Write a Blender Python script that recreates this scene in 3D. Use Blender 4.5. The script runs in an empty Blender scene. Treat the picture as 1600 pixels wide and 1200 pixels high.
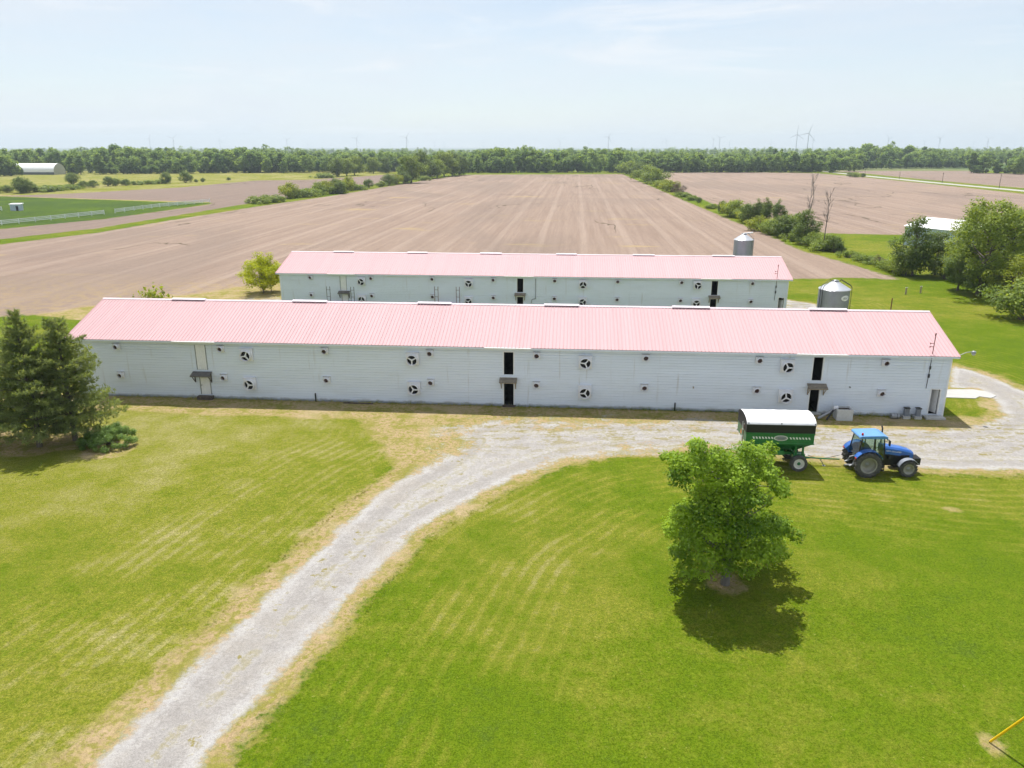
import bpy, math, random
import numpy as np
from mathutils import Vector, Matrix
R = math.radians
# ------------------------------------------------------------------ camera, sky, sun, exposure
sc = bpy.context.scene
col = sc.collection
FPX, CAM_H, PITCH = 1200.0, 21.0, math.atan(370 / 1200.0)      # focal length in pixels of the 1600 px wide photograph
cam = bpy.data.cameras.new('camera'); cam_o = bpy.data.objects.new('camera', cam); col.objects.link(cam_o)
cam_o.location = (0, 0, CAM_H); cam_o.rotation_euler = (math.pi / 2 - PITCH, 0, 0)
cam.sensor_fit = 'HORIZONTAL'; cam.sensor_width = 36; cam.lens = 36 * FPX / 1600; cam.clip_start = 0.5; cam.clip_end = 60000
sc.camera = cam_o
SUN_EL, SUN_AZ = R(67), R(-15)                                   # azimuth from +Y towards +X
world = bpy.data.worlds.new('World'); sc.world = world; world.use_nodes = True
wn = world.node_tree; wn.nodes.clear()
sky = wn.nodes.new('ShaderNodeTexSky'); sky.sky_type = 'NISHITA'; sky.sun_disc = False
sky.sun_elevation = SUN_EL; sky.sun_rotation = SUN_AZ; sky.altitude = 200
sky.air_density = 1.0; sky.dust_density = 0.5; sky.ozone_density = 1.0
bg = wn.nodes.new('ShaderNodeBackground'); bg.inputs['Strength'].default_value = 0.086
wo = wn.nodes.new('ShaderNodeOutputWorld')
# a thin even veil of high haze over the whole sky, with faint streaks of cirrus
tcw = wn.nodes.new('ShaderNodeTexCoord'); mpw = wn.nodes.new('ShaderNodeMapping'); mpw.inputs['Scale'].default_value = (1.6, 1.6, 9.0)
nzw = wn.nodes.new('ShaderNodeTexNoise'); nzw.inputs['Scale'].default_value = 1.7; nzw.inputs['Detail'].default_value = 5; nzw.inputs['Roughness'].default_value = .6
rpw = wn.nodes.new('ShaderNodeMapRange'); rpw.inputs[1].default_value = .35; rpw.inputs[2].default_value = .75; rpw.inputs[3].default_value = .48; rpw.inputs[4].default_value = .98
mxw = wn.nodes.new('ShaderNodeMix'); mxw.data_type = 'RGBA'; mxw.inputs[7].default_value = (6.1, 6.5, 7.0, 1)
wn.links.new(tcw.outputs['Generated'], mpw.inputs[0]); wn.links.new(mpw.outputs[0], nzw.inputs['Vector']); wn.links.new(nzw.outputs['Fac'], rpw.inputs[0]); wn.links.new(rpw.outputs[0], mxw.inputs[0])
mpc = wn.nodes.new('ShaderNodeMapping'); mpc.inputs['Scale'].default_value = (2.2, 2.2, 14.0); mpc.inputs['Location'].default_value = (3.1, .7, 0)
nzc = wn.nodes.new('ShaderNodeTexNoise'); nzc.inputs['Scale'].default_value = 1.9; nzc.inputs['Detail'].default_value = 7; nzc.inputs['Roughness'].default_value = .62; nzc.inputs['Distortion'].default_value = .6
rpc = wn.nodes.new('ShaderNodeMapRange'); rpc.interpolation_type = 'SMOOTHSTEP'; rpc.inputs[1].default_value = .50; rpc.inputs[2].default_value = .74; rpc.inputs[3].default_value = 0; rpc.inputs[4].default_value = .55
mxc = wn.nodes.new('ShaderNodeMix'); mxc.data_type = 'RGBA'; mxc.inputs[7].default_value = (7.5, 7.5, 7.6, 1)
wn.links.new(tcw.outputs['Generated'], mpc.inputs[0]); wn.links.new(mpc.outputs[0], nzc.inputs['Vector']); wn.links.new(nzc.outputs['Fac'], rpc.inputs[0]); wn.links.new(rpc.outputs[0], mxc.inputs[0])
wn.links.new(sky.outputs[0], mxw.inputs[6]); wn.links.new(mxw.outputs[2], mxc.inputs[6]); wn.links.new(mxc.outputs[2], bg.inputs['Color']); wn.links.new(bg.outputs[0], wo.inputs['Surface'])
sun = bpy.data.lights.new('sun', 'SUN'); sun.energy = 4.3; sun.angle = R(0.53); sun.color = (1.0, 0.96, 0.89)
sun_o = bpy.data.objects.new('sun', sun); col.objects.link(sun_o)
SD = Vector((math.cos(SUN_EL) * math.sin(SUN_AZ), math.cos(SUN_EL) * math.cos(SUN_AZ), math.sin(SUN_EL)))
sun_o.rotation_euler = SD.to_track_quat('Z', 'Y').to_euler(); sun_o.location = (0, 40, 80)
vs = sc.view_settings; vs.view_transform = 'Standard'; vs.look = 'None'; vs.gamma = 1; vs.use_curve_mapping = False
vs.exposure = 0.65
sc.cycles.use_denoising = True; sc.cycles.max_bounces = 6; sc.cycles.diffuse_bounces = 3; sc.cycles.glossy_bounces = 2
sc.cycles.transmission_bounces = 4; sc.cycles.transparent_max_bounces = 6; sc.cycles.volume_bounces = 0
sc.cycles.use_adaptive_sampling = True; sc.cycles.adaptive_threshold = 0.03
sc.cycles.caustics_reflective = False; sc.cycles.caustics_refractive = False

# ------------------------------------------------------------------ survey helpers (photograph pixel -> place on the ground)
cP, sP = math.cos(PITCH), math.sin(PITCH)
def G(x, y, z=0.0):
    u = (x - 800) / FPX; v = (600 - y) / FPX
    d = (u, cP + v * sP, -sP + v * cP); t = (z - CAM_H) / d[2]
    return Vector((t * d[0], t * d[1], z))
def depth(p): return p[1] * cP - (p[2] - CAM_H) * sP
TH = R(4.65)                                                     # the barns and the field run at this angle
def UV(u, v, z=0.0):
    return Vector((u * math.cos(TH) + v * math.sin(TH), -u * math.sin(TH) + v * math.cos(TH), z))
rnd = random.Random(7); rng = np.random.default_rng(7)
ONES = 'zero first second third fourth fifth sixth seventh eighth ninth tenth eleventh twelfth thirteenth fourteenth fifteenth sixteenth seventeenth eighteenth nineteenth'.split()
TENS = {2: ('twentieth', 'twenty'), 3: ('thirtieth', 'thirty'), 4: ('fortieth', 'forty'), 5: ('fiftieth', 'fifty'), 6: ('sixtieth', 'sixty'), 7: ('seventieth', 'seventy'), 8: ('eightieth', 'eighty'), 9: ('ninetieth', 'ninety')}
def ordw(n):
    if n >= 100: return 'hundredth' if n == 100 else 'hundred-and-' + ordw(n - 100)
    if n < 20: return ONES[n]
    a, b = divmod(n, 10)
    return TENS[a][0] if b == 0 else TENS[a][1] + '-' + ONES[b]

# ------------------------------------------------------------------ materials
class NT:
    def __init__(s, mat): s.t = mat.node_tree; s.n = s.t.nodes; s.n.clear(); s.out = s.n.new('ShaderNodeOutputMaterial')
    def node(s, ty, props=None, **ins):
        nd = s.n.new('ShaderNode' + ty)
        for k, v in (props or {}).items(): setattr(nd, k, v)
        for k, v in ins.items():
            key = int(k[1:]) if k[0] == 'i' and k[1:].isdigit() else k.replace('_', ' ')
            s.put(nd.inputs[key], v)
        return nd
    def put(s, sock, v):
        if isinstance(v, bpy.types.NodeSocket): s.t.links.new(v, sock)
        else:
            if isinstance(v, (tuple, list)) and len(v) == 3 and sock.type == 'RGBA': v = (*v, 1)
            sock.default_value = v
    def math(s, op, a, b=0.0, c=0.0, clamp=False): return s.node('Math', {'operation': op, 'use_clamp': clamp}, i0=a, i1=b, i2=c).outputs[0]
    def noise(s, vec, scale, detail=3, rough=.55, dist=0.0): return s.node('TexNoise', None, Vector=vec, Scale=scale, Detail=detail, Roughness=rough, Distortion=dist).outputs['Fac']
    def mix(s, f, a, b, blend='MIX'):
        nd = s.node('Mix', {'data_type': 'RGBA', 'blend_type': blend}); s.put(nd.inputs[0], f); s.put(nd.inputs[6], a); s.put(nd.inputs[7], b); return nd.outputs[2]
    def step(s, v, a, b): return s.node('MapRange', {'interpolation_type': 'SMOOTHSTEP'}, Value=v, i1=a, i2=b, i3=0.0, i4=1.0).outputs[0]
    def lin(s, v, a, b, c, d): return s.node('MapRange', None, Value=v, i1=a, i2=b, i3=c, i4=d).outputs[0]
    def attr(s, name): return s.node('Attribute', {'attribute_name': name}).outputs['Fac']
    def pos(s): return s.node('NewGeometry').outputs['Position']
    def obj(s): return s.node('TexCoord').outputs['Object']
    def scale(s, v, xyz): return s.node('VectorMath', {'operation': 'MULTIPLY'}, i0=v, i1=xyz).outputs[0]
    def bump(s, h, strength, dist): return s.node('Bump', None, Height=h, Strength=strength, Distance=dist).outputs[0]
    def bsdf(s, **k): return s.node('BsdfPrincipled', None, **k)
    def surf(s, sh): s.t.links.new(sh, s.out.inputs['Surface'])
def newmat(name):
    m = bpy.data.materials.new(name); m.use_nodes = True; return m, NT(m)
MATS = {}
def paint(name, c, rough=.55, metal=0.0, var=.18, scale=2.0, dirt=None, dirt_amt=.0, bump=0.0, bscale=30, coat=0.0, spec=.5, stretch=(1, 1, 1)):
    if name in MATS: return MATS[name]
    m, t = newmat(name); p = t.scale(t.obj(), stretch)
    a = t.noise(p, scale, 4, .6); b = t.noise(p, scale * 9, 3, .6)
    dark = tuple(x * (1 - var) for x in c); lite = tuple(min(1, x * (1 + var * .7)) for x in c)
    cc = t.mix(t.lin(a, .3, .7, 0, 1), dark, lite)
    cc = t.mix(t.math('MULTIPLY', t.step(b, .5, .75), .25), cc, dark)
    if dirt: cc = t.mix(t.math('MULTIPLY', t.step(t.noise(p, scale * 2.3, 5, .65), .48, .72), dirt_amt), cc, dirt)
    k = dict(Base_Color=cc, Roughness=t.lin(b, .2, .8, max(rough - .1, .02), min(rough + .12, 1)), Metallic=metal, Specular_IOR_Level=spec, Coat_Weight=coat)
    if name == 'siding':
        zz = t.node('SeparateXYZ', None, Vector=t.obj()).outputs[2]; o_ = t.obj()
        spl = t.math('MULTIPLY', t.step(t.math('ADD', zz, t.math('MULTIPLY', t.noise(t.scale(o_, (1.2, 1, 1)), 1.0, 5, .7), .9)), .78, .42), .75)
        cc = t.mix(spl, cc, (.30, .29, .27)); run = t.math('MULTIPLY', t.step(t.noise(t.scale(o_, (2.6, 1, .16)), 1.0, 4, .6), .60, .74), .42)
        cc = t.mix(run, cc, (.44, .41, .37)); k['Base_Color'] = cc
    if name == 'roof_pink':
        run = t.math('MULTIPLY', t.step(t.noise(t.scale(t.obj(), (3.0, .14, .14)), 1.0, 5, .7), .48, .7), .55); cc = t.mix(run, cc, (.45, .27, .265))
        rr_ = t.node('ObjectInfo').outputs['Random']; sh_ = t.lin(rr_, 0, 1, .975, 1.02); cb_ = t.node('CombineXYZ', None, X=sh_, Y=sh_, Z=sh_).outputs[0]; k['Base_Color'] = t.mix(1.0, cc, cb_, 'MULTIPLY')
    if bump: k['Normal'] = t.bump(t.noise(p, bscale, 3), bump, .02)
    t.surf(t.bsdf(**k).outputs[0]); MATS[name] = m; return m
def leafmat(name, c1, c2, trans=.42, gloss=.25, rough=.5, objvar=.5):
    """leaf colour between c1 and c2 by clump tint, tree and noise; part of the light goes through the leaf"""
    m, t = newmat(name); p = t.obj()
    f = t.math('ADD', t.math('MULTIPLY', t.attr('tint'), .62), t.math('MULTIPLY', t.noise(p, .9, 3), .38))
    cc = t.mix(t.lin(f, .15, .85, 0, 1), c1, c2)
    r = t.node('ObjectInfo').outputs['Random']
    cc = t.mix(t.math('MULTIPLY', r, objvar), cc, t.mix(.5, cc, (c1[0] * .7, c1[1] * .8, c1[2] * 1.3)))
    d = t.bsdf(Base_Color=cc, Roughness=rough, Specular_IOR_Level=gloss).outputs[0]
    tr = t.node('BsdfTranslucent', None, Color=t.mix(1.0, cc, (1.5, 1.35, .6), 'MULTIPLY')).outputs[0]
    mx = t.node('MixShader'); t.put(mx.inputs[0], trans); t.put(mx.inputs[1], d); t.put(mx.inputs[2], tr)
    t.surf(mx.outputs[0]); MATS[name] = m; return m

# ------------------------------------------------------------------ mesh helpers
class MB:
    def __init__(s): s.v = []; s.f = []; s.sm = []
    def add(s, vs_, fs, smooth=False):
        o = len(s.v); s.v += [tuple(v) for v in vs_]; s.f += [tuple(i + o for i in f) for f in fs]; s.sm += [smooth] * len(fs); return s
    def box(s, x0, x1, y0, y1, z0, z1, M=None):
        vs_ = [(x0, y0, z0), (x1, y0, z0), (x1, y1, z0), (x0, y1, z0), (x0, y0, z1), (x1, y0, z1), (x1, y1, z1), (x0, y1, z1)]
        if M is not None: vs_ = [M @ Vector(v) for v in vs_]
        return s.add(vs_, [(0, 3, 2, 1), (4, 5, 6, 7), (0, 1, 5, 4), (1, 2, 6, 5), (2, 3, 7, 6), (3, 0, 4, 7)])
    def tube(s, p0, p1, r0, r1=None, n=10, caps=True, smooth=True):
        r1 = r0 if r1 is None else r1; p0 = Vector(p0); p1 = Vector(p1); d = p1 - p0
        q = d.to_track_quat('Z', 'Y').to_matrix(); a = q @ Vector((1, 0, 0)); b = q @ Vector((0, 1, 0)); vs_ = []
        for p, r in ((p0, r0), (p1, r1)):
            for k in range(n):
                w = 2 * math.pi * k / n; vs_.append(p + a * (r * math.cos(w)) + b * (r * math.sin(w)))
        s.add(vs_, [(k, (k + 1) % n, n + (k + 1) % n, n + k) for k in range(n)], smooth)
        if caps: s.add(vs_[:n], [tuple(range(n - 1, -1, -1))]); s.add(vs_[n:], [tuple(range(n))])
        return s
    def path(s, pts, r, n=6):
        for a, b in zip(pts, pts[1:]): s.tube(a, b, r, r, n)
        return s
    def lathe(s, prof, n=24, axis='Z', o=(0, 0, 0), smooth=True, a0=0.0, a1=2 * math.pi):
        full = abs(a1 - a0 - 2 * math.pi) < 1e-6; m = n if full else n + 1; vs_ = []
        for r, h in prof:
            for k in range(m):
                w = a0 + (a1 - a0) * k / n; c_, s_ = r * math.cos(w), r * math.sin(w)
                vs_.append({'Z': (o[0] + c_, o[1] + s_, o[2] + h), 'Y': (o[0] + c_, o[1] + h, o[2] + s_), 'X': (o[0] + h, o[1] + c_, o[2] + s_)}[axis])
        fs = []
        for i in range(len(prof) - 1):
            for k in range(n):
                k2 = (k + 1) % m; f = (i * m + k, i * m + k2, (i + 1) * m + k2, (i + 1) * m + k)
                fs.append(f if axis != 'Y' else f[::-1])
        return s.add(vs_, fs, smooth)
    def prism(s, poly, a, b, axis='Y'):
        """poly of 2-D points swept from a to b along axis; axis Y: poly is (x,z); X: (y,z); Z: (x,y)"""
        f = {'Y': lambda p, t: (p[0], t, p[1]), 'X': lambda p, t: (t, p[0], p[1]), 'Z': lambda p, t: (p[0], p[1], t)}[axis]
        n = len(poly); vs_ = [f(p, a) for p in poly] + [f(p, b) for p in poly]
        return s.add(vs_, [(k, (k + 1) % n, n + (k + 1) % n, n + k) for k in range(n)] + [tuple(range(n - 1, -1, -1)), tuple(range(n, 2 * n))])
    def mesh(s, name):
        m = bpy.data.meshes.new(name); m.from_pydata(s.v, [], s.f); m.polygons.foreach_set('use_smooth', s.sm); m.update()
        return m
def link(name, data, mat=None, parent=None):
    o = bpy.data.objects.new(name, data); col.objects.link(o)
    if parent is not None: o.parent = parent
    if mat is not None and data is not None and not data.materials: data.materials.append(mat)
    return o
def part(name, mb, mat, parent=None, bevel=0.0, label=None):
    me = mb.mesh(name) if isinstance(mb, MB) else mb
    o = link(name, me, mat, parent)
    if bevel:
        b = o.modifiers.new('bevel', 'BEVEL'); b.width = bevel; b.segments = 2; b.limit_method = 'ANGLE'; b.angle_limit = R(40)
    if label: o['label'] = label
    return o
def tag(o, label=None, cat=None, group=None, kind=None):
    if label: o['label'] = label
    if cat: o['category'] = cat
    if group: o['group'] = group
    if kind: o['kind'] = kind
    return o
def thing(name, label, cat, loc=(0, 0, 0), rz=0.0, group=None, sc_=1.0):
    o = bpy.data.objects.new(name, None); col.objects.link(o); o.location = loc; o.rotation_euler = (0, 0, rz); o.scale = (sc_,) * 3 if not isinstance(sc_, tuple) else sc_
    o.empty_display_size = .3
    return tag(o, label, cat, group)
def copy_tree(o, parent=None):
    c = o.copy(); col.objects.link(c); c.parent = parent
    for ch in list(o.children): copy_tree(ch, c)
    return c

# ------------------------------------------------------------------ ground: one sheet, cut along zone borders into pieces of the setting
def P(*px): return np.array([tuple(G(*p).xy) for p in px])
def sdist(pts, poly):
    """signed distance to a polygon, positive inside"""
    x, y = pts[:, 0], pts[:, 1]; d2 = np.full(len(pts), 1e18); ins = np.zeros(len(pts), bool); n = len(poly)
    for i in range(n):
        ax, ay = poly[i]; bx, by = poly[(i + 1) % n]; ex, ey = bx - ax, by - ay
        t = np.clip(((x - ax) * ex + (y - ay) * ey) / (ex * ex + ey * ey + 1e-12), 0, 1)
        d2 = np.minimum(d2, (x - ax - t * ex) ** 2 + (y - ay - t * ey) ** 2)
        c_ = (ay > y) != (by > y); xi = ex * (y - ay) / (ey if abs(ey) > 1e-9 else 1e-9) + ax; ins ^= c_ & (x < xi)
    return np.where(ins, 1, -1) * np.sqrt(d2)
def uvpoly(*l): return np.array([tuple(UV(u, v).xy) for u, v in l])
drive = P((-40, 1400), (156, 1191), (264, 1081), (384, 971), (455, 898), (564, 797), (618, 757), (662, 733), (704, 708), (722, 690), (716, 675), (745, 662), (800, 660), (880, 661), (1000, 661),
          (1100, 662), (1200, 666), (1300, 671), (1400, 673), (1500, 672), (1540, 664), (1572, 650), (1560, 628), (1530, 606), (1486, 606), (1489, 572), (1512, 578), (1545, 588), (1580, 603), (1625, 622), (1700, 640),
          (1700, 738), (1600, 733), (1500, 734), (1440, 730), (1330, 718), (1230, 710), (1100, 698), (1000, 701), (940, 707), (890, 716), (850, 729), (800, 747), (760, 768), (700, 795),
          (642, 833), (587, 888), (541, 939), (486, 994), (435, 1053), (394, 1104), (339, 1159), (312, 1195), (180, 1400))
grav_b = P((380, 472), (432, 462), (445, 476), (375, 482)); grav_c = P((1228, 468), (1275, 476), (1282, 490), (1225, 490))
f_main = P((-500, 545), (-200, 514), (0, 496), (60, 491), (140, 478), (240, 468), (330, 455), (400, 444), (520, 428), (800, 418), (1100, 422), (1240, 436), (1330, 434), (1407, 437), (1325, 412), (1250, 391), (1200, 367), (1125, 337),
           (1050, 305), (972, 272), (725, 273), (650, 284), (525, 305), (400, 323), (250, 347), (150, 364), (0, 382), (-300, 420), (-700, 470))
f_left = P((-500, 428), (-300, 408), (0, 374), (150, 357), (250, 341), (400, 316), (525, 298), (640, 280), (690, 273), (640, 270), (560, 276), (480, 281), (400, 282), (280, 293), (100, 303), (0, 306),
           (-200, 311), (0, 306.5), (330, 316), (330, 319), (165, 342), (0, 358), (-300, 396), (-500, 420))
f_right = P((1005, 270), (1070, 300), (1130, 325), (1200, 350), (1267, 364), (1410, 367), (1600, 372), (2000, 385), (2000, 345), (1700, 314), (1600, 303), (1460, 288), (1350, 277), (1275, 270.5), (1160, 269))
f_far = P((1282, 266), (1330, 263), (1520, 263), (1522, 270), (1600, 271), (2000, 276), (2000, 338), (1700, 303), (1600, 294), (1450, 281), (1350, 271))
road = P((1284, 267), (1350, 273.8), (1450, 283.5), (1530, 290.8), (1600, 297.2), (2000, 340), (2000, 343), (1600, 299.4), (1530, 292.8), (1450, 285.4), (1350, 275.4), (1284, 268.2))
dry_p = [uvpoly((-50, 62), (-50, 57.6), (-30, 57.2), (-12, 57.0), (-9, 55), (0, 56), (20, 57.4), (32, 57), (33, 62)),
         uvpoly((-60, 90), (-46, 102), (-38, 106), (-38, 124), (-70, 112), (-90, 100)),
         P((552, 655), (620, 646), (860, 648), (860, 690), (700, 720), (640, 765), (585, 800), (575, 770), (610, 725), (590, 690)),
         P((-100, 305), (0, 306.5), (280, 316), (330, 316.5), (330, 314), (100, 306), (-100, 302))]
patch_g = P((1482, 626), (1540, 626), (1556, 652), (1520, 655), (1500, 654))
paddock = P((-400, 420), (-300, 396), (0, 358), (165, 342), (330, 318), (0, 307), (-300, 315))
NC, NR = 380, 520
tt = np.linspace(-1.12, 1.12, NC); yy = 13.0 * (740 / 13.0) ** np.linspace(0, 1, NR)
XX = tt[None, :] * (yy[:, None] * 1.0 + 10); YY = np.repeat(yy[:, None], NC, 1)
pts = np.stack([XX.ravel(), YY.ravel()], 1)
dg1 = sdist(pts, drive); dgp = sdist(pts, patch_g)
dg = np.maximum.reduce([np.minimum(dg1, -dgp), sdist(pts, grav_b), sdist(pts, grav_c)])
dr = sdist(pts, road); dfm, dfl, dfr, dff = (sdist(pts, q) for q in (f_main, f_left, f_right, f_far))
df = np.maximum.reduce([dfm, dfl, dfr, dff]); ddp = np.maximum.reduce([sdist(pts, q) for q in dry_p])
left_side = np.clip((pts[:, 0] - np.interp(pts[:, 1], [20, 35, 48, 57], [-12, -9, -3, 2])) / -4.0, 0, 1)
dd = np.maximum(np.maximum(ddp, dg1 + np.where(pts[:, 0] < np.interp(pts[:, 1], [20, 60], [-12, -2]), 1.7, 1.25)), dg + .6)
for (sx, sy, sr) in ((1128, 908, 1.0), (1552, 1163, .45), (1492, 797, .35), (60, 694, 2.6), (118, 686, 2.4), (-14, 688, 2.6), (172, 702, 1.9)):
    gp_ = G(sx, sy); dd = np.maximum(dd, (sr - np.hypot(pts[:, 0] - gp_.x, pts[:, 1] - gp_.y)) * 1.6)
dpad = sdist(pts, paddock)
gy = np.where(pts[:, 1] < 75, np.interp(pts[:, 1], [24, 31, 40], [.16, .30, .36]) * (1 - left_side) + .60 * left_side, .32)
gy = np.where(pts[:, 1] > 150, .35, gy); gy = np.where((pts[:, 0] < -100) & (pts[:, 1] > 330), .75, gy); gy = np.where(dpad > 0, -.35, gy)
hill = 0.05 * np.sin(pts[:, 0] * .11) * np.cos(pts[:, 1] * .13) * np.clip((58 - pts[:, 1]) / 20, 0, 1)
hill += -.04 * np.clip(dg1 / 1.5, 0, 1) * np.clip((60 - pts[:, 1]) / 10, 0, 1)
def turf(t, p, ad):
    n_big = t.noise(p, .045, 3); n_mid = t.noise(p, .22, 4, .6); n_m2 = t.noise(p, .75, 4, .65); n_sm = t.noise(p, 3.2, 4, .7); n_fine = t.noise(p, 14, 3, .75)
    # --- grass
    gyv = ad('gy')
    stripe = t.math('SINE', t.math('ADD', t.math('MULTIPLY', ad('dg'), 7.6), t.math('MULTIPLY', n_big, 2.0)))
    yel = t.math('ADD', gyv, t.math('ADD', t.math('MULTIPLY', t.math('SUBTRACT', n_big, .5), 1.3), t.math('MULTIPLY', t.math('SUBTRACT', n_mid, .5), .85)))
    yel = t.math('ADD', yel, t.math('ADD', t.math('MULTIPLY', t.math('SUBTRACT', n_m2, .5), .75), t.math('MULTIPLY', t.math('MULTIPLY', t.step(stripe, -.2, .9), t.math('MULTIPLY', t.step(n_mid, .34, .6), t.step(ad('dg'), -15.0, -8.0))), .22)))
    yel = t.math('ADD', yel, t.math('MULTIPLY', t.math('SUBTRACT', n_sm, .5), .9))
    g = t.mix(t.step(yel, -.55, .15), (.075, .128, .028), (.138, .215, .008)); g = t.mix(t.step(yel, .08, .66), g, (.265, .278, .034)); g = t.mix(t.step(yel, .5, 1.15), g, (.43, .385, .165))
    g = t.mix(t.math('MULTIPLY', t.step(n_fine, .42, .62), .9), g, t.mix(1.0, g, (.54, .64, .40), 'MULTIPLY'))  # dark speckle puts the tiny shadows between blades into the colour
    g = t.mix(t.math('MULTIPLY', t.step(t.noise(p, 9, 3, .8), .52, .64), .7), g, t.mix(1.0, g, (1.38, 1.28, 1.9), 'MULTIPLY'))
    g = t.mix(t.math('MULTIPLY', t.step(n_sm, .50, .72), .55), g, t.mix(1.0, g, (.66, .80, .5), 'MULTIPLY'))
    gr = t.math('ADD', t.math('MULTIPLY', t.noise(p, 22, 2, .9), .9), t.math('MULTIPLY', t.noise(p, 5.5, 3, .7), .7)); gr = t.lin(gr, .55, 1.05, .66, 1.32); gr3 = t.node('CombineXYZ', None, X=gr, Y=gr, Z=gr).outputs[0]
    g = t.mix(1.0, t.mix(1.0, g, (.95, .92, .95), 'MULTIPLY'), gr3, 'MULTIPLY')
    spk = t.noise(p, 4.2, 4, .8); g = t.mix(t.math('MULTIPLY', t.step(spk, .60, .68), .6), g, t.mix(1.0, g, (.45, .58, .3), 'MULTIPLY')); g = t.mix(t.math('MULTIPLY', t.step(spk, .37, .30), .5), g, (.42, .37, .14))
    # --- dry grass
    d = t.mix(t.step(n_m2, .35, .65), (.46, .345, .20), (.36, .30, .11)); d = t.mix(t.step(n_sm, .46, .6), d, (.29, .27, .065)); d = t.mix(t.math('MULTIPLY', t.step(n_m2, .5, .62), .7), d, (.24, .245, .04)); d = t.mix(t.math('MULTIPLY', t.step(n_fine, .45, .75), .45), d, (.2, .14, .07))
    d = t.mix(t.math('MULTIPLY', t.step(n_mid, .52, .66), .5), d, (.50, .39, .25))
    d = t.mix(.8, d, t.mix(1.0, d, gr3, 'MULTIPLY'))
    return n_big, n_mid, n_m2, n_sm, n_fine, g, d, gr3
def ground_material():
    m, t = newmat('ground'); p = t.pos(); ad = t.attr
    sep = t.node('SeparateXYZ', None, Vector=p); X, Y = sep.outputs[0], sep.outputs[1]
    u = t.math('SUBTRACT', t.math('MULTIPLY', X, math.cos(TH)), t.math('MULTIPLY', Y, math.sin(TH)))
    v = t.math('ADD', t.math('MULTIPLY', X, math.sin(TH)), t.math('MULTIPLY', Y, math.cos(TH)))
    uv = t.node('CombineXYZ', None, X=u, Y=v, Z=0.0).outputs[0]
    n_big, n_mid, n_m2, n_sm, n_fine, g, d, gr3 = turf(t, p, ad)
    # --- gravel
    r = t.mix(t.step(n_m2, .3, .7), (.37, .35, .33), (.48, .462, .44)); r = t.mix(t.math('MULTIPLY', t.step(n_fine, .46, .68), .6), r, (.29, .27, .25)); r = t.mix(t.math('MULTIPLY', t.step(n_sm, .52, .7), .4), r, (.55, .54, .53))
    tr = t.math('SINE', t.math('ADD', t.math('MULTIPLY', ad('dg'), 3.4), t.math('MULTIPLY', n_mid, 1.5)))
    tr = t.math('MULTIPLY', tr, t.step(ad('dg'), 3.0, 2.3))
    r = t.mix(t.math('MULTIPLY', t.step(tr, .1, .9), .35), r, (.56, .55, .54)); r = t.mix(t.math('MULTIPLY', t.step(tr, -.2, -.9), .32), r, (.33, .31, .29)); r = t.mix(t.math('MULTIPLY', t.step(n_mid, .5, .66), .35), r, (.40, .36, .30))
    weeds = t.step(t.math('ADD', t.math('MULTIPLY', n_m2, .65), t.math('MULTIPLY', n_sm, .35)), .575, .64)
    weeds = t.math('MAXIMUM', weeds, t.math('MULTIPLY', t.math('MULTIPLY', t.step(ad('dg'), 1.35, 1.8), t.step(ad('dg'), 2.7, 2.2)), t.step(t.math('ADD', t.math('MULTIPLY', n_m2, .6), t.math('MULTIPLY', n_sm, .4)), .47, .56)))
    weeds = t.math('MULTIPLY', weeds, t.math('SUBTRACT', 1.0, t.math('MULTIPLY', t.step(tr, -.3, .6), .6)))
    wf = t.math('MULTIPLY', t.math('MULTIPLY', t.lin(Y, 48, 55, 0, .9), t.step(X, 44, 38)), t.step(t.math('ADD', t.math('MULTIPLY', t.noise(t.scale(p, (.5, 1.3, 1)), .9, 4, .7), .6), t.math('MULTIPLY', n_sm, .4)), .50, .57)); weeds = t.math('MAXIMUM', weeds, wf)
    r = t.mix(weeds, r, t.mix(n_sm, (.36, .30, .15), (.25, .23, .075)))
    # --- tilled soil, worked along the field
    st = t.noise(t.scale(uv, (.55, .012, 1)), 1.0, 5, .75); st2 = t.noise(t.scale(uv, (1.4, .02, 1)), 1.0, 3, .6); pat = t.noise(t.scale(uv, (.022, .011, 1)), 1.0, 5, .6, .6)
    s = t.mix(t.step(st, .32, .68), (.315, .232, .180), (.41, .312, .243)); s = t.mix(t.math('MULTIPLY', t.step(st2, .5, .68), .28), s, (.43, .335, .27))
    s = t.mix(t.math('MULTIPLY', t.step(pat, .52, .7), .5), s, (.27, .20, .165)); s = t.mix(t.math('MULTIPLY', t.step(n_m2, .48, .68), .35), s, (.24, .175, .14)); s = t.mix(t.math('MULTIPLY', t.step(n_sm, .48, .68), .5), s, (.21, .155, .12)); s = t.mix(t.math('MULTIPLY', t.step(n_fine, .5, .75), .3), s, (.17, .125, .10))
    bands = t.math('SINE', t.math('ADD', t.math('MULTIPLY', u, .62), t.math('MULTIPLY', t.noise(p, .012, 2), .8)))
    s = t.mix(t.math('MULTIPLY', t.step(bands, .80, .98), .30), s, (.48, .38, .305))
    straw = t.step(t.noise(t.scale(uv, (.03, .09, 1)), 1.0, 6, .65), .60, .68)
    near_edge = t.step(t.math('ADD', v, t.math('MULTIPLY', n_mid, 14)), 136, 118)
    s = t.mix(t.math('MULTIPLY', straw, .7), s, (.46, .35, .17)); s = t.mix(t.math('MULTIPLY', near_edge, t.math('MULTIPLY', t.step(n_m2, .42, .6), .75)), s, (.44, .33, .175))
    s = t.mix(1.0, s, (.95, .955, .975), 'MULTIPLY'); wet = t.noise(t.scale(uv, (.016, .007, 1)), 1.0, 5, .6, 1.2)
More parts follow.
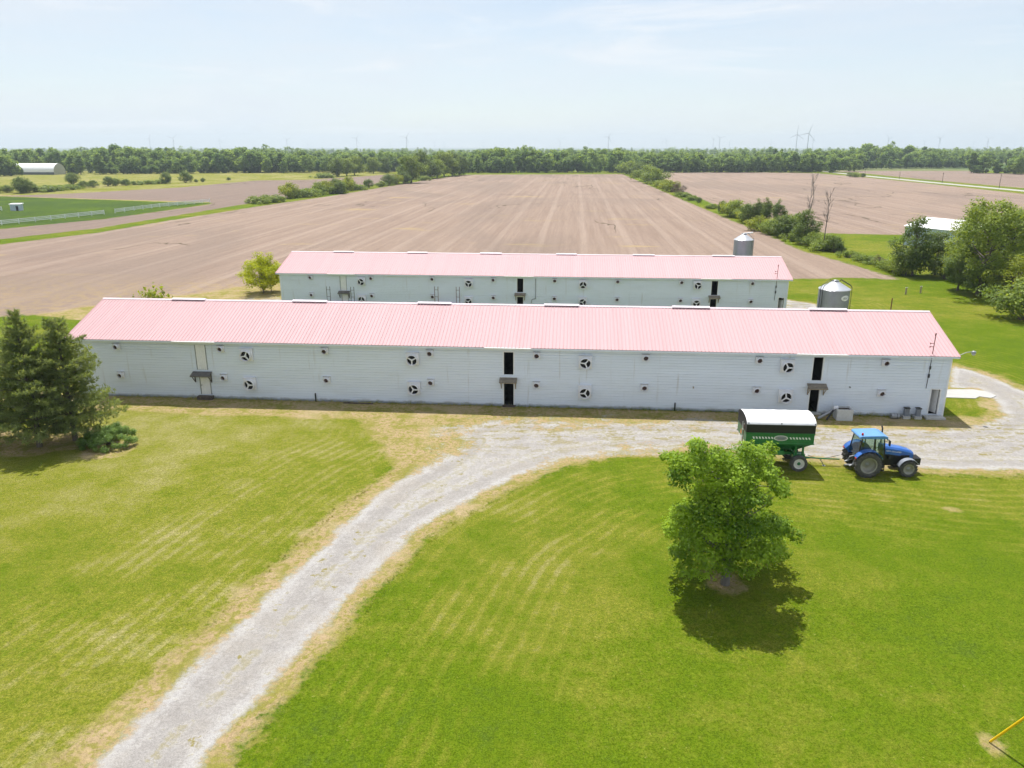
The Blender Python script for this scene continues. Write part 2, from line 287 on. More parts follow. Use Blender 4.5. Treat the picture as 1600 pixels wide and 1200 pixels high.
    s = t.mix(t.math('MULTIPLY', t.step(wet, .47, .62), .45), s, (.235, .185, .155)); s = t.mix(t.math('MULTIPLY', ad('sd'), .55), s, (.20, .155, .135))
    # dark wandering drainage cracks
    cr = t.math('ABSOLUTE', t.math('SUBTRACT', t.noise(t.scale(uv, (.028, .008, 1)), 1.0, 5, .5), .5)); crk = t.math('MULTIPLY', t.step(cr, .0055, .002), t.step(t.noise(p, .013, 2), .52, .58))
    s = t.mix(t.math('MULTIPLY', crk, .8), s, (.11, .085, .055))
    s = t.mix(.75, s, t.mix(1.0, s, gr3, 'MULTIPLY')); r = t.mix(.6, r, t.mix(1.0, r, gr3, 'MULTIPLY'))
    wob = t.math('ADD', t.math('MULTIPLY', t.math('SUBTRACT', n_mid, .5), 2.2), t.math('ADD', t.math('MULTIPLY', t.math('SUBTRACT', n_m2, .5), 2.4), t.math('MULTIPLY', t.math('SUBTRACT', n_sm, .5), 1.8)))
    c = t.mix(t.step(t.math('ADD', ad('dd'), wob), -.35, .35), g, d)
    c = t.mix(t.step(t.math('ADD', ad('df'), t.math('MULTIPLY', wob, 1.3)), -.6, .6), c, s)
    fan = t.math('MULTIPLY', t.lin(Y, 47, 53, 0, 1), t.step(X, 26, 16)); gw = t.lin(fan, 0, 1, .3, .55)
    gv = t.math('ADD', t.math('ADD', ad('dg'), t.math('MULTIPLY', wob, t.lin(fan, 0, 1, .6, 3.6))), t.math('MULTIPLY', t.math('SUBTRACT', t.math('ADD', t.math('MULTIPLY', n_fine, .5), t.math('MULTIPLY', t.noise(p, 6.5, 3, .8), .5)), .5), t.lin(fan, 0, 1, .6, 8.0)))
    c = t.mix(t.step(gv, t.math('MULTIPLY', gw, -1.0), gw), c, r)
    c = t.mix(t.step(ad('dr'), -.5, .5), c, (.46, .45, .42))
    c = t.mix(1.0, c, (.79, .785, .79), 'MULTIPLY')
    h = t.math('ADD', t.math('MULTIPLY', n_sm, .6), n_fine)
    b = t.bsdf(Base_Color=c, Roughness=.95, Specular_IOR_Level=.04, Normal=t.bump(h, .6, .14))
    t.surf(b.outputs[0]); return m
GMAT = ground_material()
q = (np.arange(NR - 1)[:, None] * NC + np.arange(NC - 1)[None, :]).ravel(); quads = np.stack([q, q + 1, q + NC + 1, q + NC], 1)
fm = lambda a: a[quads].mean(1)
cls = np.zeros(len(quads), int)
cls[fm(dd) > 0] = 1; cls[fm(dpad) > 0] = 2; cls[fm(dfm) > 0] = 3; cls[fm(dfl) > 0] = 4; cls[fm(dfr) > 0] = 5; cls[fm(dff) > 0] = 6; cls[fm(dr) > 0] = 7; cls[fm(dg) > 0] = 8
cls[(cls == 0) & (pts[quads].mean(1)[:, 1] > 135)] = 9
V3 = np.column_stack([pts, hill])
sd = np.where(dfl > -2, 1.0, np.where(dff > -2, .5, 0.0))
ATTR = dict(sd=sd, dg=np.clip(dg1, -60, 60) * 0 + np.where(np.abs(dg) < 60, dg, np.sign(dg) * 60), dd=dd, df=df, dr=dr, gy=gy)
def raw_mesh(name, v, f, face_attr=None, smooth=False):
    me = bpy.data.meshes.new(name); k = f.shape[1]
    me.vertices.add(len(v)); me.vertices.foreach_set('co', np.ascontiguousarray(v, np.float32).ravel())
    me.loops.add(len(f) * k); me.loops.foreach_set('vertex_index', np.ascontiguousarray(f, np.int32).ravel())
    me.polygons.add(len(f)); me.polygons.foreach_set('loop_start', np.arange(0, len(f) * k, k, dtype=np.int32))
    if smooth: me.polygons.foreach_set('use_smooth', np.ones(len(f), bool))
    for nm, a in (face_attr or {}).items():
        at = me.attributes.new(nm, 'FLOAT', 'FACE'); at.data.foreach_set('value', np.ascontiguousarray(a, np.float32))
    me.update(calc_edges=True); return me
for c_, nm in enumerate(['lawn', 'dry_verge', 'paddock_ground', 'tilled_field_middle', 'tilled_field_left', 'tilled_field_right', 'tilled_field_beyond_road', 'country_road', 'gravel_driveway', 'meadow']):
    sel = quads[cls == c_]
    if not len(sel): continue
    used, inv = np.unique(sel, return_inverse=True)
    me = raw_mesh(nm, V3[used], inv.reshape(sel.shape), smooth=True)
    for an, a in ATTR.items():
        at = me.attributes.new(an, 'FLOAT', 'POINT'); at.data.foreach_set('value', np.ascontiguousarray(a[used], np.float32))
    tag(link(nm, me, GMAT), kind='structure')
# standing grass blades over the near turf, coloured like the turf under them
gb_ = np.random.default_rng(3); nt_ = 62000
ty = 20 + 40 * gb_.random(nt_) ** 1.25; tx = gb_.uniform(-1.02, 1.02, nt_) * (ty * .70 + 9); tp2 = np.stack([tx, ty], 1)
tdg = np.maximum(np.minimum(sdist(tp2, drive), -sdist(tp2, patch_g)), -60); tdd = np.maximum(np.maximum.reduce([sdist(tp2, q_) for q_ in dry_p]), tdg + 1.2)
barn_front = tx * math.sin(TH) + ty * math.cos(TH)
keep = ((tdg < -.1) | (gb_.random(nt_) < .03)) & (barn_front < 61.4); keep &= ~((tdd > 0) & (gb_.random(nt_) < .35)); tp2, tdg, tdd = tp2[keep], tdg[keep], tdd[keep]
edge_ = np.clip(1 - np.abs(tdg + 1.35) / .55, 0, 1); keep = (edge_ > .15) & (gb_.random(len(edge_)) < edge_); tp2, tdg, tdd, edge_ = tp2[keep], tdg[keep], tdd[keep], edge_[keep] * .35
wu = gb_.uniform(-43, 29, 900); wp = np.array([tuple(UV(u, 61.44 - abs(gb_.normal(0, .12))).xy) for u in wu]); tp2 = np.vstack([tp2, wp]); tdg = np.r_[tdg, np.full(900, -5)]; tdd = np.r_[tdd, np.full(900, -1)]; edge_ = np.r_[edge_, gb_.uniform(.3, 3.2, 900)]
k4 = 4; base = np.repeat(tp2, k4, 0) + gb_.normal(0, .035, (len(tp2) * k4, 2)); nb_ = len(base); hh = gb_.uniform(.03, .075, nb_) * (1 + 1.6 * np.repeat(edge_, k4)) ; ang = gb_.uniform(0, 6.28, nb_); ww = gb_.uniform(.010, .022, nb_)
dx, dy = np.cos(ang) * ww, np.sin(ang) * ww; tip = base + gb_.normal(0, 1, (nb_, 2)) * (hh * .8)[:, None]
bv = np.stack([np.column_stack([base[:, 0] - dx, base[:, 1] - dy, np.full(nb_, -.03)]), np.column_stack([base[:, 0] + dx, base[:, 1] + dy, np.full(nb_, -.03)]), np.column_stack([tip, hh + .02])], 1).reshape(-1, 3)
tint_ = np.repeat(gb_.random(len(tp2)), k4); gm = raw_mesh('grass_blades', bv, np.arange(nb_ * 3).reshape(-1, 3), {'tint': tint_, 'dg': np.repeat(tdg, k4), 'dd': np.repeat(tdd, k4), 'gy': np.repeat(np.interp(tp2[:, 0] - np.interp(tp2[:, 1], [20, 35, 48, 57], [-12, -9, -3, 2]), [-4, 0], [.64, .24]), k4)})
mgb, t = newmat('grass_blade'); tf_ = turf(t, t.pos(), t.attr); gc = t.mix(t.step(t.attr('dd'), -.4, .4), tf_[5], tf_[6]); gc = t.mix(1.0, gc, t.mix(t.attr('tint'), (.95, 1.0, .85), (1.5, 1.45, 1.3)), 'MULTIPLY')
db = t.node('BsdfDiffuse', None, Color=gc).outputs[0]; tb_ = t.node('BsdfTranslucent', None, Color=gc).outputs[0]; mx = t.node('MixShader'); t.put(mx.inputs[0], .4); t.put(mx.inputs[1], db); t.put(mx.inputs[2], tb_); t.surf(mx.outputs[0])
tag(link('grass_blades', gm, mgb), 'longer standing grass along the drive verges and the barn foot', 'grass', kind='stuff')
# the plain beyond, out to the horizon
mg, t = newmat('far_ground'); p = t.pos()
t.surf(t.bsdf(Base_Color=t.mix(t.step(t.noise(p, .004, 4), .4, .6), (.06, .10, .03), (.14, .16, .06)), Roughness=.95, Specular_IOR_Level=.1).outputs[0])
tag(link('ground', MB().box(-20000, 20000, -9000, 24000, -2.4, -.4).mesh('ground'), mg), kind='structure')

# ------------------------------------------------------------------ shared materials
SIDING = paint('siding', (.72, .775, .87), .5, var=.04, scale=.35, dirt=(.46, .47, .45), dirt_amt=.14, stretch=(.35, 1, 2.2))
ROOF = paint('roof_pink', (.525, .345, .36), .75, var=.05, scale=.25, dirt=(.45, .29, .30), dirt_amt=.3, stretch=(1, .35, .35), spec=.15)
WHITE = paint('white_trim', (.80, .80, .81), .5, var=.06, dirt=(.5, .48, .45), dirt_amt=.25)
LILAC = paint('ridge_metal', (.70, .64, .70), .6, var=.08)
FANW = paint('fan_white', (.76, .76, .80), .45, var=.08, scale=3, dirt=(.42, .38, .34), dirt_amt=.35)
DARK = paint('dark_inside', (.016, .015, .015), .9, var=.3)  # near-black colour stands in for unlit depth inside doorways and fans
FANRED = paint('fan_louvre', (.11, .045, .04), .6, var=.3)
WOODD = paint('dark_timber', (.075, .055, .045), .8, var=.35, scale=5)
SHING = paint('shingle', (.15, .14, .125), .9, var=.35, scale=6, bump=.5)
TIMB = paint('pale_timber', (.34, .28, .2), .8, var=.3, scale=5)
CONC = paint('concrete', (.46, .45, .43), .9, var=.15, scale=2, bump=.2, dirt=(.28, .26, .23), dirt_amt=.5)
SLAB = paint('bleached_concrete', (.40, .39, .375), .9, var=.1, scale=1.5, bump=.15)
RUST = paint('rust_pipe', (.15, .045, .03), .7, var=.3)
BLACK = paint('black_paint', (.014, .014, .016), .45, var=.3)
GREYM = paint('grey_metal', (.30, .31, .33), .45, .4, var=.15)
GALV = paint('galvanised', (.30, .31, .36), .42, .35, var=.12, scale=1.2, dirt=(.2, .2, .24), dirt_amt=.3, stretch=(1, 1, .3))
GALVL = paint('galvanised_bright', (.50, .52, .56), .36, .35, var=.06)
GLASSW = None

# ------------------------------------------------------------------ barns
RIBW = .9144
def barn(name, label, V, u0, u1, eave_z, ridge_z, half, openings, doors, big, small, vents, gutters, canopies, end_u):
    b = thing(name, label, 'barn', UV(0, V), -TH)
    OV = .40; slope = (ridge_z - eave_z) / (half + OV)
    # siding of lapped boards round the openings
    mb = MB(); ch = .228; zt = eave_z - .08; nz = int(math.ceil(zt / ch))
    ops = openings + [d[:4] for d in doors]
    for i in range(nz):
        za, zb = i * ch, min((i + 1) * ch, zt)
        cuts = sorted({za, zb} | {z for o in ops for z in o[2:4] if za < z < zb})
        for z0, z1 in zip(cuts, cuts[1:]):
            xs = [(u0, u1)]
            for (a, c_, o0, o1) in ops:
                if o0 < z1 - 1e-6 and o1 > z0 + 1e-6:
                    xs = [s for (x0, x1) in xs for s in ((x0, min(x1, a)), (max(x0, c_), x1)) if s[1] - s[0] > 1e-4]
            zg = za + ch - .05
            for x0, x1 in xs:                                       # board face, then the groove above it
                f0, f1 = z0, min(z1, zg)
                if f1 > f0: mb.add([(x0, -.04, f0), (x1, -.04, f0), (x1, -.04, f1), (x0, -.04, f1)], [(0, 1, 2, 3)])
                g0, g1 = max(z0, zg), z1
                if g1 > g0 + 1e-5:
                    mb.add([(x0, -.002, g0), (x1, -.002, g0), (x1, -.002, g1), (x0, -.002, g1)], [(0, 1, 2, 3)])
                    if abs(g0 - zg) < 1e-6: mb.add([(x0, -.04, g0), (x1, -.04, g0), (x1, -.002, g0), (x0, -.002, g0)], [(0, 1, 2, 3)])
                    mb.add([(x0, -.002, g1), (x1, -.002, g1), (x1, -.04, g1), (x0, -.04, g1)], [(0, 1, 2, 3)])
    tag(part('siding', mb, SIDING, b), kind='stuff')
    D2 = 2 * half
    w = MB()                                                        # gable ends and rear wall
    for x in (u0, u1):
        w.add([(x, 0, 0), (x, D2, 0), (x, D2, eave_z), (x, half, ridge_z - .1), (x, 0, eave_z)], [(0, 1, 2, 3, 4)])
    w.add([(u0, D2, 0), (u1, D2, 0), (u1, D2, eave_z), (u0, D2, eave_z)], [(3, 2, 1, 0)])
    part('rear_and_end_walls', w, SIDING, b)
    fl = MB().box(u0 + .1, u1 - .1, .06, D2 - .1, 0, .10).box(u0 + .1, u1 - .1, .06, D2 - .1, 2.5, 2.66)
    for (a, c_, z0, z1) in openings:                                # near-black walls box in every opening, interior shade painted into them
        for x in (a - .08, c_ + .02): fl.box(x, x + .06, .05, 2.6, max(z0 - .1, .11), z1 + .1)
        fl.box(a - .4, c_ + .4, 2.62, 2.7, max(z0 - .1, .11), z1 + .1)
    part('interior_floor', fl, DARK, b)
    # frames of openings
    for (a, c_, z0, z1) in openings:
        part('door_frame', MB().box(a - .07, a + .015, -.055, .12, z0, z1 + .06).box(c_ - .015, c_ + .07, -.055, .12, z0, z1 + .06).box(a + .016, c_ - .016, -.052, .12, z1 - .02, z1 + .06), WHITE, b)
    for (a, c_, z0, z1, ty) in doors:
        d = MB()
        if ty == 'boards':
            n = 5; ww = (c_ - a) / n
            for k in range(n): d.box(a + k * ww + .006, a + (k + 1) * ww - .006, -.05, .0, z0 + .01, z1 - .01)
        else:
            d.box(a + .01, c_ - .01, -.045, .0, z0 + .01, z1 - .01); d.box(a + .12, c_ - .12, -.052, -.0451, z0 + .15, z0 + .75); d.box(a + .12, c_ - .12, -.052, -.0451, z0 + .95, z1 - .15)
        do = part('door', d, WHITE, b, .006)
        if ty == 'door': part('door_handle', MB().tube((a + .1, -.05, z0 + .85), (a + .1, -.13, z0 + .85), .035, n=8), BLACK, do)
        part('door_frame', MB().box(a - .07, a, -.06, .05, z0, z1).box(c_, c_ + .07, -.06, .05, z0, z1), GREYM, b)
    # door leaf swung inwards at the end door, its sill
    a, c_, z0, z1 = openings[-1]
    part('door_leaf', MB().box(0, .05, 0, .85, 0, z1 - z0 - .04, Matrix.Translation((c_ - .10, .10, z0 + .02)) @ Matrix.Rotation(R(28), 4, 'Z')), WHITE, b, .006, 'white door leaf swung open into the dark doorway')
    part('door_step', MB().box(a - .35, c_ + .45, -.75, -.042, 0, .16), CONC, b, .02)
    # roof sheets
    L = math.hypot(half + OV, ridge_z - eave_z); ang = math.atan2(ridge_z - eave_z, half + OV)
    sheet = MB(); prof = []
    for k in range(3):
        x = k * .3048; prof += [(x, 0), (x + .10, 0), (x + .118, .036), (x + .158, .036), (x + .176, 0)]
    prof += [(RIBW - .001, 0)]
    sheet.add([(x, 0, z) for x, z in prof] + [(x, L, z) for x, z in prof], [(i, i + 1, len(prof) + i + 1, len(prof) + i) for i in range(len(prof) - 1)])
    sheet.add([(0, 0, -.03), (RIBW - .001, 0, -.03), (RIBW - .001, 0, 0), (0, 0, 0)], [(0, 1, 2, 3)])
    sme = sheet.mesh('roof_sheet'); sme.materials.append(ROOF); sme2 = sheet.mesh('roof_sheet_short'); sme2.materials.append(ROOF)
    n = int((u1 - u0 + .8) / RIBW) + 1; xs = u0 - .4; step = (u1 - u0 + .8) / n
    for k in range(n):
        o = link('roof_sheet', sme, None, b); o.location = (xs + k * step, -OV, eave_z + rnd.uniform(0, .004)); o.rotation_euler = (ang + rnd.uniform(-.0004, .0004), 0, 0); o.scale = (step / RIBW, 1, 1)
    part('rear_roof_slope', MB().add([(u0 - .4, half, ridge_z), (u1 + .4, half, ridge_z), (u1 + .4, D2 + OV, eave_z), (u0 - .4, D2 + OV, eave_z)], [(0, 1, 2, 3)]), ROOF, b)
    rc = MB()
    rc.add([(u0 - .42, half - .2, ridge_z - .2 * slope + .045), (u1 + .42, half - .2, ridge_z - .2 * slope + .045), (u1 + .42, half, ridge_z + .075), (u0 - .42, half, ridge_z + .075), (u1 + .42, half + .2, ridge_z - .2 * slope + .045), (u0 - .42, half + .2, ridge_z - .2 * slope + .045)], [(0, 1, 2, 3), (3, 2, 4, 5)])
    part('ridge_cap', rc, paint('ridge_pale', (.60, .50, .54), .7, var=.06), b)
    for (a, c_) in vents:
        v = MB().prism([(half - .22, ridge_z + .0), (half - .24, ridge_z + .17), (half - .0, ridge_z + .24), (half + .24, ridge_z + .17), (half + .22, ridge_z + .0)], a, c_, 'X')
        part('ridge_vent', v, LILAC, b, .01)
    for x in (u0 - .43, u1 + .40):
        tr = MB(); tr.add([(x, -OV - .02, eave_z + .035), (x + .03, -OV - .02, eave_z + .035), (x + .03, half, ridge_z + .035), (x, half, ridge_z + .035), (x, -OV - .02, eave_z - .14), (x + .03, -OV - .02, eave_z - .14), (x + .03, half, ridge_z - .14), (x, half, ridge_z - .14)],
               [(0, 1, 2, 3), (0, 4, 5, 1), (4, 7, 6, 5), (1, 5, 6, 2), (0, 3, 7, 4)])
        part('rake_trim', tr, ROOF, b)
    part('fascia', MB().box(u0 - .395, u1 + .395, -OV + .012, -OV + .05, eave_z - .16, eave_z - .035), SIDING, b)
    part('soffit', MB().box(u0 - .39, u1 + .39, -OV + .051, -.04, eave_z - .13, eave_z - .10), SIDING, b)
    part('frieze_board', MB().box(u0, u1, -.066, -.041, eave_z - .36, eave_z - .131), SIDING, b)
    part('corner_board', MB().box(u1 - .10, u1 + .02, -.06, .10, 0, eave_z - .37), WHITE, b); part('corner_board', MB().box(u0 - .02, u0 + .10, -.06, .10, 0, eave_z - .37), WHITE, b)
    part('foundation', MB().box(u0 - .03, u1 + .03, -.075, -.04, -.1, .13), paint('foundation', (.30, .33, .37), .9, var=.3, scale=.8), b)
    for (a, c_) in gutters:
        part('gutter', MB().prism([(-OV - .13, eave_z - .13), (-OV - .02, eave_z - .13), (-OV - .02, eave_z + .0), (-OV - .16, eave_z - .0)], a, c_, 'X'), WHITE, b)
    for (c_, z, ww, sk) in canopies:
        pr = [(-.72, z - .22), (-.72, z - .15), (-.041, z + .12), (-.041, z + .06)]
        ca = part('awning', MB().prism(pr, c_ - ww / 2, c_ + ww / 2, 'X'), SHING if sk else TIMB, b, .01)
        rows = MB()
        for k in range(4):
            y = -.73 + k * .172; zz = z - .145 + k * .0685
            rows.box(c_ - ww / 2 - .02, c_ + ww / 2 + .02, y, y + .178, zz, zz + .03)
        tag(part('shingle_course', rows, SHING, ca), kind='stuff')
        for s in (-1, 1):
            x = c_ + s * (ww / 2 - .12)
            part('bracket', MB().box(x - .035, x + .035, -.12, -.05, z - .85, z - .0).tube((x, -.09, z - .8), (x, -.64, z - .2), .032, n=6), TIMB if not sk else WOODD, ca)
    # fans
    def fan(s, dep, rad, pr, inner):
        f = MB().box(-s / 2, s / 2, -dep, 0, -s / 2, s / 2)
        hood = MB().prism([(-dep - .001, s / 2 - .01), (-dep - .05, s / 2 - .03), (-dep - .001, s / 2 - .06)], -s / 2 - .02, s / 2 + .02, 'X')
        sh = MB().lathe([(rad * .90, -dep - .001), (rad * .90, -dep - pr), (rad, -dep - pr), (rad * .98, -dep - .001)][::-1], 22, 'Y', (0, 0, -s * .06))
        disc = MB().lathe([(0.001, -dep - .006), (rad * .9, -dep - .006)], 22, 'Y', (0, 0, -s * .06))
        return [m.mesh(nm) for nm, m in (('fan', f), ('shroud', sh), ('louvre', disc), ('hood', hood))]
    bf = fan(1.1, .22, .47, .34, DARK); sf = fan(.60, .14, .225, .28, FANRED)
    bl = MB(); bl.box(-.05, .05, -.03, .03, .06, .46)
    blm = bl.mesh('blade'); hubm = MB().lathe([(.001, -.09), (.085, -.09), (.10, .05)], 12, 'Y').mesh('motor')
    grl = MB()
    for r_ in (.07, .15): grl.lathe([(r_ - .008, 0), (r_ + .008, 0)], 16, 'Y')
    for k in range(3): grl.box(-.205, .205, -.004, .004, -.008, .008, Matrix.Rotation(k * math.pi / 3, 4, 'Y'))
    grm = grl.mesh('grille')
    for me, mt in ((bf[0], FANW), (bf[1], FANW), (bf[2], DARK), (bf[3], FANW), (sf[0], FANW), (sf[1], FANW), (sf[2], FANRED), (sf[3], GREYM), (blm, FANW), (hubm, FANW), (grm, WOODD)): me.materials.append(mt)
    for (x, z) in big:
        f = link('fan', bf[0], None, b); f.location = (x, -.042, z)
        link('shroud', bf[1], None, f); link('fan_back', bf[2], None, f); link('hood', bf[3], None, f)
        a0 = rnd.uniform(0, 2)
        h = link('motor', hubm, None, f); h.location = (0, -.42, -.066)
        for k in range(3):
            o = link('blade', blm, None, f); o.location = (0, -.44, -.066); o.rotation_euler = (0, a0 + k * 2 * math.pi / 3, 0)
    for (x, z) in small:
        f = link('small_fan', sf[0], None, b); f.location = (x, -.042, z)
        link('shroud', sf[1], None, f); link('louvre', sf[2], None, f); link('hood', sf[3], None, f)
        o = link('grille', grm, None, f); o.location = (0, -.30, -.036)
    # service mast
    x = end_u
    part('service_mast', MB().path([(x, -.07, eave_z - .3), (x, -.07, eave_z + .3), (x + .02, -.07, eave_z + 1.75)], .032, 8).tube((x - .01, -.07, eave_z + 1.6), (x + .03, -.07, eave_z + 1.8), .055, n=8)
         .box(x - .28, x, -.09, -.06, eave_z + .95, eave_z + .99).box(x - .28, x, -.09, -.06, eave_z + .68, eave_z + .72).tube((x - .28, -.075, eave_z + .90), (x - .28, -.075, eave_z + 1.03), .04, n=6).tube((x - .28, -.075, eave_z + .63), (x - .28, -.075, eave_z + .76), .04, n=6), RUST, b)
    part('conduit', MB().path([(x, -.07, eave_z - .37), (x - .02, -.07, 3.6), (x - .06, -.065, 2.45)], .022, 6).box(x - .08, x + .05, -.14, -.042, 3.35, 3.65).box(x - .06, x + .05, -.12, -.042, 4.05, 4.3), BLACK, b)
    return b
V1, V2 = 61.56, 98.6
near_barn = barn('poultry_barn', 'long white two-storey barn with pink ribbed roof, nearest, beside the gravel drive', V1, -43.4, 30.1, 5.2, 7.5, 6.1,
    [(-5.7, -4.88, 2.8, 4.74), (-5.7, -4.86, .12, 2.07), (19.41, 20.2, 2.9, 4.86), (19.41, 20.18, .2, 2.28), (28.9, 29.62, .3, 2.38)],
    [(-32.3, -31.45, 2.6, 4.8, 'boards'), (-32.2, -31.35, .36, 2.1, 'door')],
    [(-27.75, 4.08), (-27.7, 1.5), (-13.38, 4.03), (-13.35, 1.45), (1.08, 4.07), (1.1, 1.5), (17.35, 4.1), (17.45, 1.55)],
    [(u, z) for u, in ((-39.3,), (-30.0,), (-20.9,), (-11.9,), (-2.95,), (6.0,), (15.1,), (25.0,)) for z in (4.55, 2.0)],
    [], [(-34.1, -30.3), (-7.25, -3.4), (17.9, 21.9)],
    [(-31.9, 2.32, 1.7, True), (-5.3, 2.42, 1.45, False), (19.85, 2.52, 1.5, False)], 28.5)
far_barn = barn('poultry_barn', 'long grey-white barn with pink roof standing behind the nearest barn, before the tilled field', V2, -38.9, 26.9, 5.15, 7.1, 6.3,
    [(-7.35, -6.55, 3.0, 4.84), (-7.35, -6.55, .2, 2.4), (17.4, 18.2, 3.0, 4.95), (17.35, 18.15, .2, 2.5), (25.85, 26.55, .4, 2.8)],
    [(-30.7, -29.95, 2.9, 4.85, 'boards'), (-30.6, -29.8, .3, 2.4, 'door')],
    [(-27.85, 4.18), (-27.9, 1.8), (-13.65, 4.14), (-13.7, 1.8), (1.15, 4.18), (1.15, 1.95), (15.65, 4.3), (15.6, 2.0)],
    [(u, z) for u, in ((-34.7,), (-26.55,), (-18.45,), (-10.45,), (-2.5,), (5.55,), (13.6,), (22.4,)) for z in (4.62, 2.3)],
    [], [(-32.3, -28.6), (-9, -5.2), (16, 19.8)],
    [(-30.25, 2.75, 1.5, True), (-6.95, 2.8, 1.4, False), (17.8, 2.85, 1.4, False)], 25.4)
def ridge_vents(b, V, half, rz, spans, yr):
    for (a, c_) in spans:
        pa = G(a, yr[0] + (yr[1] - yr[0]) * (a - 160) / 1285, rz + .2); pc = G(c_, yr[0] + (yr[1] - yr[0]) * (c_ - 160) / 1285, rz + .2)
        ua = pa.x * math.cos(TH) - pa.y * math.sin(TH); uc = pc.x * math.cos(TH) - pc.y * math.sin(TH)
        part('ridge_vent', MB().prism([(half - .22, rz), (half - .27, rz + .07), (half, rz + .16), (half + .27, rz + .07), (half + .22, rz)], ua, uc, 'X'), LILAC, b, .01)
ridge_vents(near_barn, V1, 6.1, 7.5, [(264, 316), (454, 508), (651, 704), (850, 905), (1051, 1110), (1266, 1325)], (465, 484))
ridge_vents(far_barn, V2, 6.3, 7.1, [(514, 546), (632, 664), (748, 782), (869, 901), (990, 1024), (1115, 1150)], (392, 402))
yl = part('yard_light', MB().path([(30.13, .3, 4.8), (30.7, .25, 5.15), (31.2, .2, 5.42), (31.6, .15, 5.5)], .03, 8), GREYM, near_barn)
part('lamp_head', MB().lathe([(.05, .12), (.13, .09), (.17, 0), (.16, -.08)], 14, 'Z', (31.72, .14, 5.46)), GREYM, yl); part('lamp_glass', MB().lathe([(.15, -.081), (.13, -.2), (.05, -.26), (.001, -.27)], 14, 'Z', (31.72, .14, 5.46)), GALVL, yl)
part('step', MB().box(-32.45, -31.1, -.55, -.08, 0, .3), WOODD, near_barn, .015); part('step', MB().box(-5.8, -4.7, -.35, -.08, 0, .14), WOODD, near_barn, .015); part('step', MB().box(19.3, 20.4, -.35, -.08, 0, .19), CONC, near_barn, .015)
part('vent_pipe', MB().tube((-22.0, -.16, 0), (-22.0, -.16, .75), .06, n=8), BLACK, near_barn); part('vent_pipe', MB().tube((8.6, -.16, 0), (8.6, -.16, .7), .06, n=8), BLACK, near_barn)
part('wall_outlet', MB().tube((10.0, -.05, 2.1), (10.0, -.22, 2.05), .05, n=8), TIMB, near_barn); part('wall_outlet', MB().tube((22.5, -.04, 2.4), (22.5, -.16, 2.4), .05, n=8), BLACK, near_barn)
for (a, c_, zz, mt) in ((-32.3, -28.6, 1.25, WOODD), (-18.0, -14.7, 1.45, TIMB)):
    pl = part('loading_platform', MB().box(a, c_, -1.3, -.08, zz - .12, zz).box(a, a + .1, -1.25, -1.15, 0, zz - .121).box(c_ - .1, c_, -1.25, -1.15, 0, zz - .121), mt, far_barn)
    for x in (a + .03, a + .48, c_ - .45, c_ - .02):
        part('post', MB().tube((x, -1.22, zz), (x, -1.22, zz + 2.35), .035, n=6), RUST if mt is TIMB else WOODD, pl)
    for x in (a + .03, c_ - .45): part('rung', MB().box(x, x + .43, -1.235, -1.205, zz + 1.0, zz + 1.04).box(x, x + .43, -1.235, -1.205, zz + 1.9, zz + 1.94), WOODD, pl)
part('downpipe', MB().path([(-4.95, -.08, 4.8), (-4.95, -.08, 2.2), (-5.4, -.08, 2.1), (-5.5, -.08, 1.6)], .045, 6), GREYM, far_barn)

# concrete pad beyond the barn end
slab = [G(1479, 609), G(1520, 609), G(1540, 612), G(1557, 619), G(1548, 622.5), G(1530, 620), G(1524, 623), G(1478, 621.5)]
tag(part('concrete_pad', MB().prism([(p.x, p.y) for p in slab], -.05, .05, 'Z'), SLAB), kind='structure')

# ------------------------------------------------------------------ vegetation generators
def leaf_arrays(c, n, s, tint, g, asp=.62, fold=.25):
    k = len(c); t = g.normal(size=(k, 3)); t -= (t * n).sum(1, keepdims=True) * n; t /= np.linalg.norm(t, axis=1, keepdims=True) + 1e-9
    b = np.cross(n, t); s = s[:, None]
    v = np.stack([c - t * s * .5, c + b * s * .5 * asp - n * s * fold * .5, c + t * s * .5, c - b * s * .5 * asp - n * s * fold * .5], 1).reshape(-1, 3)
    return v, np.arange(4 * k).reshape(-1, 4), tint
def unit(a): return a / (np.linalg.norm(a, axis=1, keepdims=True) + 1e-9)
def clump_leaves(g, centers, radii, per, size, up=.55, flat=.8, inner=.35):
    """leaves on and in uneven lobes; the lobe's own tint, lighter outside and darker within, crown light and shade put into the tint"""
    V, N, S, T = [], [], [], []
    for c, r in zip(centers, radii):
        k = max(6, int(per * (r / np.mean(radii)) ** 2)); d = unit(g.normal(size=(k, 3)))
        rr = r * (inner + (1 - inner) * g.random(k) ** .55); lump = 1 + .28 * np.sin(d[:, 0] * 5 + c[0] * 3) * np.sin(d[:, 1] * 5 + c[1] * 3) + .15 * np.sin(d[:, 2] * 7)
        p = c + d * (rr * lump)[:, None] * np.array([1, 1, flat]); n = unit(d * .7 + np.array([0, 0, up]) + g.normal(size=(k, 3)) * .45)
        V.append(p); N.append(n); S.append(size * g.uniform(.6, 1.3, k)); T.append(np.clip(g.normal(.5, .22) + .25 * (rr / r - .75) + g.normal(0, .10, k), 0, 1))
    return leaf_arrays(np.concatenate(V), np.concatenate(N), np.concatenate(S), np.concatenate(T), g)
